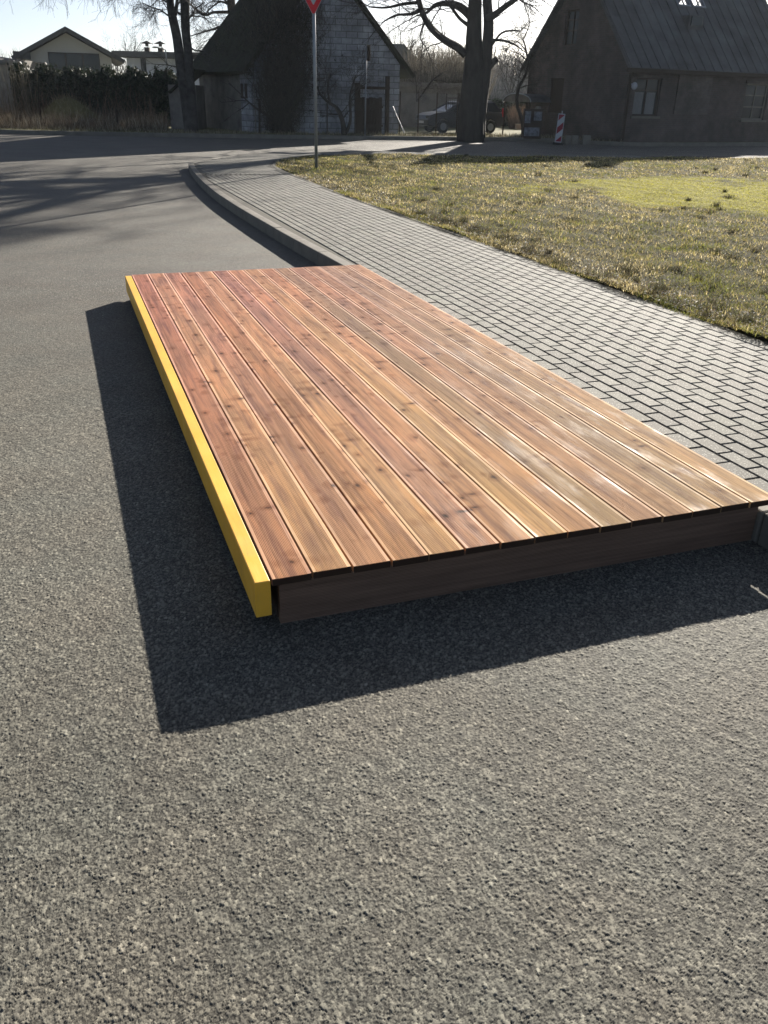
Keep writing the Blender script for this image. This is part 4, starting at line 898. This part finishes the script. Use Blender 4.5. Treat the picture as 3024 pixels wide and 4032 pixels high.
# pale block lying on the lawn beyond
q = P(2048, 484, 56); mb = MB(); mb.box((0, 0, .15), (.5, .35, .3), rz=.2); o = mb.build('stone_block', simple('sandy_stone', (.5, .36, .25), None, 5, .9), bevel=.02); o.location = (q[0], q[1], .13); tag(o, 'small sandy orange stone block lying on the sunny yard', 'stone')

# fences
def post(x, y0, y1, Y, r=.04, label=None, lean=0, m='dark'):
    a = P(x, y0, Y); b = P(x+lean, y1, Y); mb = MB(); mb.tube([(0, 0, -.05), (b[0]-a[0], 0, b[2]-a[2])], r, 8); o = mb.build('fence_post', M[m]); o.location = (a[0], a[1], .13)
    return tag(o, label, 'post', 'posts of the roadside wire fences')
post(163, 505, 395, 41.6, .045, 'dark leaning fence post in the brown weeds below the earth mound', -9)
post(462, 510, 430, 42.2, .05, 'short dark fence post at the right foot of the earth mound', -4)
post(1288, 525, 400, 42.0, .03, 'dark fence post before the gable between sign post and small tree')
post(1022, 530, 395, 42.1, .05, 'dark post at the left front corner of the block barn')
cf = empty('chain_link_fence', P(1575, 530, 43.6), 'rusty chain link fence between the barn corner and the oak', 'fence')
ca, cb2 = P(1572, 528, 43.6), P(1800, 530, 45.2); fl = math.hypot(cb2[0]-ca[0], cb2[1]-ca[1]); fd = np.array([(cb2[0]-ca[0])/fl, (cb2[1]-ca[1])/fl]); FHt = 1.75
for t_ in (.0, .31, .62, .98):
    mb = MB(); p = (ca[0]+fd[0]*fl*t_, ca[1]+fd[1]*fl*t_); mb.tube([(p[0], p[1], .08), (p[0], p[1], .15+FHt+.08)], .028, 8); mb.build('fence_post', M['dark'], cf)
mb = MB(); stp = .085
for k_ in range(-int(FHt/stp), int(fl/stp)+1):
    for sgn in (1, -1):
        s0 = k_*stp if sgn == 1 else k_*stp+FHt; s1 = k_*stp+FHt if sgn == 1 else k_*stp; a0, a1 = s0, s1; zA, zB = 0., FHt
        t0 = max(0, (0-a0)/(a1-a0)) if a1 > a0 else max(0, (fl-a0)/(a1-a0)); t1 = min(1, (fl-a0)/(a1-a0)) if a1 > a0 else min(1, (0-a0)/(a1-a0))
        if t1 <= t0: continue
        pts = [(ca[0]+fd[0]*(a0+(a1-a0)*t), ca[1]+fd[1]*(a0+(a1-a0)*t)+.004*sgn, .16+FHt*t) for t in (t0, t1)]; mb.tube(pts, .0035, 3, cap=False)
mb.build('wire_mesh', M['galv'], cf)
a = P(1546, 418, 43.2); b = P(1592, 524, 42.6); mb = MB(); mb.tube([a, b], .02, 8); o = mb.build('leaning_pole', M['galv']); o.data.transform(Matrix.Translation([-v_ for v_ in b])); o.location = b; tag(o, 'thin pale pole leaning against the barn corner post', 'pole')
# gate beyond, left of the oak trunk
gt = empty('garden_gate', P(1770, 528, 47.5), 'dark metal gate frame behind the chain link fence near the car', 'gate'); g0, g1 = P(1752, 528, 47.5), P(1800, 528, 47.5)
mb = MB()
for g_ in (g0, g1): mb.tube([(g_[0], g_[1], .1), (g_[0], g_[1], 1.95)], .04, 8)
mb.build('gate_post', M['dark'], gt); mb = MB(); mb.tube([(g0[0], g0[1], 1.75), (g1[0], g1[1], 1.75)], .025, 6); mb.tube([(g0[0], g0[1], .4), (g1[0], g1[1], .4)], .025, 6)
for k_ in range(5): x_ = g0[0]+(g1[0]-g0[0])*(k_+1)/6; mb.tube([(x_, g0[1], .4), (x_, g0[1], 1.75)], .012, 6)
mb.build('gate_leaf', M['dark'], gt)

# ---------------------------------------------------------------- the dark car behind the oak (nose to the left)
c0 = P(1806, 531, 48.2); car = empty('parked_car', (c0[0], c0[1], .13), 'dark station wagon parked behind the oak with one red tail lamp showing', 'car'); car.rotation_euler = (0, 0, RAD(24))
prof = [(-2.15, .35), (-2.2, .62), (-2.1, .82), (-1.75, .93), (-1.15, 1.0), (-.55, 1.38), (-.2, 1.47), (.6, 1.5), (1.55, 1.44), (1.85, 1.30), (2.05, .98), (2.15, .85), (2.16, .5), (2.05, .32)]
wid = [.70, .78, .80, .82, .84, .62, .58, .58, .58, .62, .80, .82, .82, .76]
def cput(mb, name, m, par=car, smooth=False, bevel=0): o = mb.build(name, m, None, smooth=smooth, bevel=bevel); o.parent = par; return o
n_ = len(prof); vs = [(x, -w_, z) for (x, z), w_ in zip(prof, wid)]+[(x, w_, z) for (x, z), w_ in zip(prof, wid)]
# lower body and cabin separately so that the flanks stay upright
low = [(-2.15, .35), (-2.2, .62), (-2.1, .82), (-1.75, .93), (-1.15, 1.0), (0, 1.03), (1.2, 1.03), (2.05, .98), (2.15, .85), (2.16, .5), (2.05, .32), (1.75, .30), (1.68, .55), (1.4, .68), (1.1, .55), (1.02, .28), (-.98, .28), (-1.06, .55), (-1.35, .68), (-1.65, .55), (-1.75, .30)]
n_ = len(low); mb = MB(); mb.add([(x, -.84+.06*(abs(x) > 2), z) for x, z in low]+[(x, .84-.06*(abs(x) > 2), z) for x, z in low], [tuple(range(n_-1, -1, -1)), tuple(range(n_, 2*n_))]+[(i, (i+1) % n_, n_+(i+1) % n_, n_+i) for i in range(n_)])
body = cput(mb, 'body', M['car'], bevel=.03)
lo_ = [(-1.2, .80, 1.0), (1.98, .80, 1.0), (1.98, -.80, 1.0), (-1.2, -.80, 1.0)]; hi_ = [(-.35, .60, 1.44), (1.62, .60, 1.44), (1.62, -.60, 1.44), (-.35, -.60, 1.44)]
mb = MB(); mb.add(lo_+hi_, [(0, 1, 5, 4), (1, 2, 6, 5), (2, 3, 7, 6), (3, 0, 4, 7), (4, 5, 6, 7)]); cput(mb, 'windows', M['glass'])
mb = MB(); mb.add([(-.5, .62, 1.43), (1.7, .62, 1.43), (1.7, -.62, 1.43), (-.5, -.62, 1.43), (-.3, .5, 1.5), (1.55, .5, 1.5), (1.55, -.5, 1.5), (-.3, -.5, 1.5)], [(3, 2, 1, 0), (0, 1, 5, 4), (1, 2, 6, 5), (2, 3, 7, 6), (3, 0, 4, 7), (4, 5, 6, 7)])
for y_ in (-.8, .8):
    s_ = .6/.8
    for (xa, xb) in ((-1.2, -.35), (.25, .35), (1.2, 1.2), (1.98, 1.62)): mb.tube([(xa, y_*1.005, 1.0), (xb, y_*s_*1.01, 1.45)], .035, 6)
cput(mb, 'roof', M['car'])
for xw in (-1.35, 1.4):
    for y_ in (-.74, .74):
        mb = MB(); pts = [(xw, y_-.1, .31), (xw, y_+.1, .31)]; mb.tube(pts, .31, 20); wh = cput(mb, 'wheel', M['black'], bevel=.02); mb = MB(); mb.tube([(xw, y_-.105, .31), (xw, y_+.105, .31)], .18, 14); cput(mb, 'rim', M['galv'], wh)
for y_ in (-.74, .74):
    mb = MB(); mb.box((2.14, y_, 1.0), (.1, .12, .42)); cput(mb, 'tail_light', M['lampred'], bevel=.02)
    mb = MB(); mb.box((-2.13, y_*.85, .75), (.12, .28, .14)); cput(mb, 'headlight', M['glass'], bevel=.02)
    mb = MB(); mb.box((-.75, y_*1.28, 1.02), (.1, .16, .12)); cput(mb, 'mirror', M['car'], bevel=.02)
mb = MB(); mb.tube([(-.1, -.56, 1.54), (1.5, -.56, 1.53)], .015, 6); mb.tube([(-.1, .56, 1.54), (1.5, .56, 1.53)], .015, 6); cput(mb, 'roof_rails', M['galv'])
for x_, z_ in ((-2.19, .5), (2.19, .75)):
    mb = MB(); mb.box((x_, 0, z_), (.04, .5, .11)); cput(mb, 'number_plate', M['white'])

# ---------------------------------------------------------------- houses farther back
# cream gable house
Yc = 72.; a = P(112, 300, Yc); b = P(432, 300, Yc); hc = empty('gable_house', (a[0], Yc, .1), 'cream rendered house with shallow dark gable roof and a wide dark window', 'house')
w_ = b[0]-a[0]; zE = P(440, 238, Yc)[2]; zR = P(275, 112, Yc)[2]; vs, fs = gable_body(w_, 9, zE+.1, zR-.35); mb = MB(); mb.add([(x+a[0], y+Yc, z+.1) for x, y, z in vs], fs); mb.build('wall', M['cream'], hc)
sl2 = (zR-zE)/(w_/2+.9)
mb = gable_roof(w_, 9, zE+.2, zE+.2+sl2*w_/2, 1.0, .8, .28); mb.v = [v_+np.array([a[0], Yc, .1]) for v_ in mb.v]; mb.build('roof', M['tile'], hc)
x0, x1 = P(187, 240, Yc)[0], P(380, 240, Yc)[0]; z0, z1 = P(285, 290, Yc)[2], P(285, 206, Yc)[2]
mb = MB(); mb.box(((x0+x1)/2, Yc-.03, (z0+z1)/2), (x1-x0, .1, z1-z0)); f = mb.build('window', M['dark'], hc); mb = MB()
for k_ in range(3): mb.box((x0+(x1-x0)*(k_+.5)/3, Yc-.1, (z0+z1)/2), ((x1-x0)/3-.12, .03, z1-z0-.15))
o = mb.build('pane', M['glass'], None); o.data.transform(Matrix.Translation(-Vector(hc.location))); o.parent = f
hc.rotation_euler = (0, 0, RAD(19)); mb = MB(); mb.box(((P(75, 200, Yc-.5)[0]), Yc-.2, zE+.2), (1.2, .8, .5)); mb.build('eaves_box', M['tile'], hc)
# low grey roof at the far left edge
q = P(20, 240, 66); lh = empty('outbuilding', (q[0], q[1], .1), 'low grey roofed outbuilding at the far left beyond the reeds', 'outbuilding')
mb = MB(); mb.box((q[0]-.6, q[1]+2, 1.8), (4, 4, 3.4)); mb.build('wall', M['plaster'], lh); mb = MB(); mb.slab((q[0]-3, q[1]-.4, q[2]-.1), (q[0]+.2, q[1]-.4, q[2]-.1), (q[0]+.2, q[1]+4.4, q[2]+.1), (q[0]-3, q[1]+4.4, q[2]+.5), .15); mb.build('roof', M['tile'], lh)
# flat roofed pale house
Yf = 88.; a = P(505, 300, Yf); b = P(830, 300, Yf); zt = P(600, 226, Yf)[2]; fh_ = empty('flat_roof_house', (a[0], Yf, .1), 'pale house with a low flat dark roof and two small roof vents', 'house')
mb = MB(); mb.box(((a[0]+b[0])/2, Yf+4, zt/2), (b[0]-a[0], 8, zt-.15)); mb.build('wall', M['palewall'], fh_)
mb = MB(); mb.box(((a[0]+b[0])/2, Yf+3.5, zt+.2), (b[0]-a[0]+1.8, 10, .45)); mb.build('roof', M['tile'], fh_)
for x in (581, 634):
    q = P(x, 205, Yf+1); mb = MB(); mb.box((q[0], q[1], zt+.6), (.45, .45, .5)); c_ = mb.build('vent', M['dark'], fh_)
    mb = MB(); mb.box((q[0], q[1], zt+1.05), (.25, .25, .25)); mb.add([(q[0]-.5, q[1]-.5, zt+1.15), (q[0]+.5, q[1]-.5, zt+1.15), (q[0]+.5, q[1]+.5, zt+1.15), (q[0]-.5, q[1]+.5, zt+1.15), (q[0], q[1], zt+1.4)], [(3, 2, 1, 0), (0, 1, 4), (1, 2, 4), (2, 3, 4), (3, 0, 4)]); o = mb.build('vent_cap', M['dark'], None); o.data.transform(Matrix.Translation(-Vector(fh_.location))); o.parent = c_
x0, x1 = P(555, 250, Yf)[0], P(575, 250, Yf)[0]; mb = MB(); mb.box(((x0+x1)/2, Yf-.03, zt/2+.6), (x1-x0, .08, zt-1.4)); mb.build('window', M['glass'], fh_)
# street lamp pole in front of it
q = P(661, 290, 60); lp = empty('lamp_post', (q[0], q[1], .1), 'thin grey lamp post before the flat roofed house beside the birch', 'lamp post')
zt2 = P(660, 198, 60)[2]; mb = MB(); mb.tube([(q[0], q[1], .1), (q[0]-.02, q[1], zt2)], [.07, .04], 8); mb.build('post', M['galv'], lp); mb = MB(); mb.tube([(q[0], q[1], zt2), (q[0]-.5, q[1]-.2, zt2+.15)], .03, 6); mb.ball((q[0]-.6, q[1]-.22, zt2+.14), .14, 8, 6, (1.5, .8, .4)); mb.build('lamp_head', M['galv'], lp)
# grey roofed house behind the barn
Yg = 62.; hg = empty('grey_roof_house', P(1560, 400, Yg), 'grey roofed house half hidden by bare shrubs behind the barn', 'house')
zr, ze = P(1590, 172, Yg)[2], P(1683, 285, Yg)[2]; xr, xe = P(1590, 172, Yg)[0], P(1683, 285, Yg)[0]; xl = P(1400, 172, Yg)[0]
mb = MB(); mb.add([(xl, Yg, .1), (xe-.5, Yg, .1), (xe-.5, Yg, ze+.2), (xr, Yg, zr-.2), (xl, Yg, zr-.2)], [(0, 1, 2, 3, 4)]); mb.add([(xe-.5, Yg, .1), (xe-.5, Yg+8, .1), (xe-.5, Yg+8, ze+.2), (xe-.5, Yg, ze+.2)], [(0, 1, 2, 3)]); mb.build('wall', M['plaster'], hg)
mb = MB(); mb.slab((xr, Yg-.4, zr), (xe, Yg-.4, ze), (xe, Yg+8, ze), (xr, Yg+8, zr), .18); mb.slab((xl, Yg-.45, ze+.3), (xe-.1, Yg-.45, ze+.3), (xr-.1, Yg-.1, zr-.02), (xl, Yg-.1, zr-.02), .12); mb.build('roof', simple('grey_slate_roof', (.16, .17, .165), (.11, .115, .11), 2, .8), hg)

# dark garden wall and shrubs between barn and oak
w0, w1 = P(1560, 500, 56), P(1830, 500, 56); mb = MB(); mb.box(((w0[0]+w1[0])/2, 56, 1.2), (w1[0]-w0[0], .25, 2.2)); mb.box(((w0[0]+w1[0])/2, 55.9, 2.42), (w1[0]-w0[0]+.2, .5, .25)); o = mb.build('garden_wall', M['plaster']); tag(o, 'stained garden wall with dark coping behind the chain link fence', 'wall')
def region(x0, x1, Ya, Yb, z=.1):
    def f(n, rg): Y = rg.uniform(Ya, Yb, n); X = (rg.uniform(x0, x1, n)-1512)/FPX*Y/.91; return np.stack([X, Y, np.full(n, z)], 1)
    return f
sc = [(.10, .085, .065), (.15, .13, .10), (.07, .065, .05), (.22, .2, .16)]
twigs('bare_shrubs', 5200, region(1560, 1800, 57, 61), lambda n, r: r.uniform(1.5, 4.8, n), .022, sc, M['stalk'], .12, 'tangle of bare shrubs behind the garden wall left of the oak', 'shrubs', 'stuff', 21, 4)
twigs('bramble_thicket', 2600, region(1890, 2075, 57, 60), lambda n, r: r.uniform(.4, 1.5, n), .018, [(.13, .085, .06), (.18, .13, .09), (.07, .055, .045)], M['stalk'], .25, 'reddish brown brambles in front of the low dark hedge', 'brambles', 'stuff', 22)
rx0, rx1 = P(1560, 400, 62)[0], P(2110, 400, 62)[0]
def hp2(n, rg):
    x = rg.uniform(rx0+3.6, rx1, n); z = rg.uniform(0, 1, n)**.6*(1.55+.1*np.sin(x*3)); return np.stack([x, 62.5+rg.normal(-.6, .15, n), z+.1], 1)
h2 = empty('hedge', ((rx0+rx1)/2, 62.5, .1), 'low clipped dark hedge behind the sunny yard right of the oak', 'hedge'); leaves('foliage', 14000, hp2, .07, [(.025, .035, .02), (.035, .05, .025)], M['leaf'], 23, h2)
mb = MB(); mb.box(((rx0+3.8+rx1)/2, 62.6, .85), (rx1-rx0-4, 1, 1.4)); mb.build('inner_growth', bpy.data.materials['hedge_core'], h2)
# distant woods
def wood(name, n, x0, x1, Y0, Y1, h, label, seed, wd=.1, col=None):
    twigs(name, n, region(x0, x1, Y0, Y1, 0), lambda n_, r: r.uniform(.35, 1, n_)*h, wd, col or [(.10, .095, .09), (.14, .13, .12)], M['stalk'], .14, label, 'woodland', 'stuff', seed, 4, .22)
wood('distant_woodland', 9000, 1500, 2300, 130, 200, 9.5, 'distant hazy bare woodland seen between oak and brick house', 31, .16)
wood('distant_treetops', 5000, -300, 1600, 150, 230, 9.0, 'distant bare treetops low above the roofs on the left', 32, .14)
wood('far_scrub', 900, -40, 130, 95, 100, 11, 'pale bare scrub rising beyond the outbuilding at the far left', 33, .05, [(.2, .17, .15)])
for i, (x, top, Y, sd, r_) in enumerate(((1790, 330, 110, 1, 12), (2000, 285, 105, 2, 10), (1665, 300, 100, 3, 9), (500, 200, 120, 5, 8), (1545, 175, 70, 6, 9))):
    b0 = P(x, 400, Y); zt = P(x, top-60, Y)[2]; t_ = empty('bare_tree', (b0[0], Y, 0), ('slim bare tree far off directly left of the oak trunk', 'round bare tree far off right of the oak above the hedge', 'bare tree far off above the slanting tree by the fence', 'small bare tree far off between the two left houses', 'bare tree in front of the grey roofed house')[i], 'tree', 'bare trees far beyond the yard')
    rg = np.random.default_rng(sd+40); mb = MB(); mb.tube([(b0[0], Y, 0), (b0[0]+.1, Y, zt*.45)], [.2, .12], 6); mb.build('trunk', M['bark'], t_)
    mb = MB()
    for k_ in range(7): grow(mb, np.array([b0[0]+.1, Y, zt*(.25+.03*k_)]), np.array([rg.normal(0, .45), rg.normal(0, .4), 1.]), zt*.6, .07, 1, rg, dict(max=4, kids=[6, 6, 5], trop=[.08, .05, .03], wob=.12, seg=.8))
    mb.build('branches', M['bark'], t_)

# ---------------------------------------------------------------- grass
rg = np.random.default_rng(77)
def lawn_points(n, y0=1.2, y1=33.5, pw=.9):
    q = rg.uniform(0, 1, n); Y = (y0**(1-pw)+(y1**(1-pw)-y0**(1-pw))*q)**(1/(1-pw)); X = rg.uniform(0, 1, n)*(.56*Y+3.2+5)-5
    k = inside(lawn_poly, X, Y); return X[k], Y[k]
X, Y = lawn_points(960000); xe = rg.uniform(2.02, 2.22, 16000); ye = 1+rg.uniform(0, 1, 16000)**1.3*12.5; X = np.concatenate([X, DC[0]+U[0]*xe+V[0]*ye]); Y = np.concatenate([Y, DC[1]+U[1]*xe+V[1]*ye])
dens = fbm(X, Y, 1.9)*.4+fbm(X, Y, 5.3)*.5+fbm(X, Y, 13.)*.4; k = rg.uniform(-.8, .8, len(X)) < dens+.22; X, Y = X[k], Y[k]; n = len(X)
mossy = moss_amt(X, Y) > .35
edge = np.min(np.hypot(X[:, None]-GL[None, ::3, 0], Y[:, None]-GL[None, ::3, 1]), axis=1) if n < 1 else None
pal = np.array([(.33, .27, .11), (.24, .21, .06), (.42, .34, .16), (.10, .11, .03), (.17, .18, .04), (.05, .045, .025), (.60, .52, .32)])
t = np.clip(.42+fbm(X, Y, 1.1)*.5+fbm(X+3, Y, 4.1)*.5+rg.normal(0, .2, n), 0, .999); ci = np.where(t < .33, rg.choice([0, 2, 5, 6], n), np.where(t < .66, rg.choice([0, 1, 2, 3], n), rg.choice([1, 3, 4, 4], n)))
c = pal[ci]*rg.uniform(.45, 1.7, (n, 1)); mp_ = np.array([(.36, .33, .03), (.42, .37, .05), (.26, .26, .03)])[rg.integers(0, 3, n)]*rg.uniform(.55, 1.35, (n, 1)); mk = mossy & (rg.uniform(0, 1, n) < .86); c = np.where(mk[:, None], mp_, c)
c = c*1.3
hgt = np.where(mossy, .009, .022)*rg.uniform(.4, 1.6, n)*(1+.6*np.clip(fbm(X, Y, 6.), -1, 1)); wd = .0028*(1+Y*.16)*rg.uniform(.6, 1.4, n); hgt = hgt*(1+.02*Y)
X = X+rg.normal(0, .02, n); az = rg.uniform(0, 2*math.pi, n); ln = hgt*rg.uniform(.3, 2.6, n); z = lawn_h(X, Y)+.004
base = np.stack([X, Y, z], 1); s_ = np.stack([-np.sin(az), np.cos(az), 0*az], 1)*wd[:, None]/2; tip = base+np.stack([np.cos(az)*ln, np.sin(az)*ln, hgt], 1)
g = quads('grass', np.stack([base-s_, base+s_, tip], 1), M['grass'], None, c, 3); tag(g, 'matted winter grass and moss on the lawn beside the pavement', 'grass', None, 'stuff')
# fallen pale leaves and litter, thicker along the edging
X, Y = lawn_points(75000, pw=1.1); xe = rg.exponential(.28, 9000)+2.09; ye = 2+rg.uniform(0, 1, 9000)**1.4*15; X = np.concatenate([X, DC[0]+U[0]*xe+V[0]*ye]); Y = np.concatenate([Y, DC[1]+U[1]*xe+V[1]*ye]); ed = np.full(len(X), 9.)
for i in range(0, len(GL), 2): ed = np.minimum(ed, np.hypot(X-GL[i, 0], Y-GL[i, 1]))
ed2 = (X-DC[0])*U[0]+(Y-DC[1])*U[1]-2.08; ed = np.where(Y < 14, np.minimum(ed, ed2), ed)
k = rg.uniform(0, 1, len(X)) < np.where(ed < .8, .9, .42); X, Y, ed = X[k], Y[k], ed[k]; n = len(X)
a = rg.normal(0, 1, (n, 3))*[1, 1, .35]; a /= np.linalg.norm(a, axis=1)[:, None]; b = np.cross(a, rg.normal(0, .25, (n, 3))+[0, 0, 1]); b /= np.linalg.norm(b, axis=1)[:, None]
sz = (.0055*(1+.05*Y)*rg.uniform(.4, 1.5, n)*np.where(ed < .6, 1.7, 1.))[:, None]; p = np.stack([X, Y, lawn_h(X, Y)+.018], 1)
c = np.array([(.50, .46, .38), (.30, .22, .14), (.16, .11, .07), (.72, .70, .64)])[rg.integers(0, 4, n)]*rg.uniform(.7, 1.2, (n, 1))
g = quads('leaf_litter', np.stack([p-a*sz, p-b*sz*.5, p+a*sz, p+b*sz*.5], 1), M['grass'], None, c); tag(g, 'pale fallen leaves and litter scattered on the lawn', 'leaf litter', None, 'stuff')
# dark tussocks and small weeds
for i in range(1):
    X, Y = lawn_points(420, pw=1.2); xe = rg.exponential(.3, 60)+2.15; ye = 2+rg.uniform(0, 1, 60)*8; X = np.concatenate([X, DC[0]+U[0]*xe+V[0]*ye]); Y = np.concatenate([Y, DC[1]+U[1]*xe+V[1]*ye]); sg_ = np.repeat(rg.uniform(.02, .07, len(X)), 70); XX = np.repeat(X, 70)+rg.normal(0, 1, len(X)*70)*sg_; YY = np.repeat(Y, 70)+rg.normal(0, 1, len(X)*70)*sg_; n = len(XX); az = rg.uniform(0, 2*math.pi, n); h = rg.uniform(.03, .085, n); ln = h*rg.uniform(.2, 1.2, n); wd = .004*(1+YY*.1)
    k = inside(lawn_poly, XX, YY); base = np.stack([XX, YY, lawn_h(XX, YY)], 1); s_ = np.stack([-np.sin(az), np.cos(az), 0*az], 1)*wd[:, None]/2; tip = base+np.stack([np.cos(az)*ln, np.sin(az)*ln, h], 1)
    c = np.array([(.07, .075, .035), (.09, .08, .05), (.06, .05, .035)])[rg.integers(0, 3, n)]; g = quads('tussocks', np.stack([base-s_, base+s_, tip], 1)[k], M['grass'], None, c[k], 3); tag(g, 'small dark tussocks dotted over the lawn', 'grass', None, 'stuff')
# loose grit and bits on the asphalt
X = rg.uniform(-3, 3.5, 2600); Y = 1.3+rg.uniform(0, 1, 2600)**1.5*9; n = len(X); vs = []; r = rg.uniform(.0012, .0042, n); dirs = np.array([(1, 0, 0), (0, 1, 0), (-1, 0, 0), (0, -1, 0), (0, 0, 1)])
out = []; cc = []
for i in range(4):
    A_ = dirs[i]; B_ = dirs[(i+1) % 4]; th_ = rg.uniform(0, .9, n)
    def rt(v): v = np.broadcast_to(v, (n, 3)); j = rr; return np.stack([v[:, 0]*np.cos(j)-v[:, 1]*np.sin(j), v[:, 0]*np.sin(j)+v[:, 1]*np.cos(j), v[:, 2]], 1)
    rr = np.arange(n)*1.7; P0 = np.stack([X, Y, np.full(n, .0005)], 1)
    out.append(np.stack([P0+rt(A_)*r[:, None], P0+rt(B_)*r[:, None]*.75, P0+rt(np.array([.2, 0, .8]))*r[:, None]], 1)); cc.append(np.array([(.30, .28, .24), (.2, .19, .17), (.42, .40, .34), (.13, .12, .11)])[np.arange(n) % 4])
ok_ = ~inside([tuple(DA), tuple(DC), tuple(DC+V*DLEN), tuple(DA+V*DLEN)], X, Y) & ~inside(bed+[], X, Y) & (((X-DC[0])*U[0]+(Y-DC[1])*U[1]) < -.1); ok4 = np.concatenate([ok_]*4)
g = quads('grit', np.concatenate(out)[ok4], M['grass'], None, np.concatenate(cc)[ok4], 3); tag(g, 'loose grit lying on the asphalt', 'grit', None, 'stuff')

# ---------------------------------------------------------------- air
mb = MB(); mb.box((0, 450, 14), (1840, 1530, 30.2)); hz = mb.build('haze', None); tag(hz, kind='stuff')
hm = bpy.data.materials.new('haze'); hm.use_nodes = True; t_ = hm.node_tree; t_.nodes.clear(); o_ = t_.nodes.new('ShaderNodeOutputMaterial'); v_ = t_.nodes.new('ShaderNodeVolumePrincipled')
v_.inputs['Color'].default_value = (.8, .9, 1, 1); v_.inputs['Density'].default_value = .0002; v_.inputs['Anisotropy'].default_value = .3; t_.links.new(v_.outputs[0], o_.inputs['Volume']); hz.data.materials.append(hm)
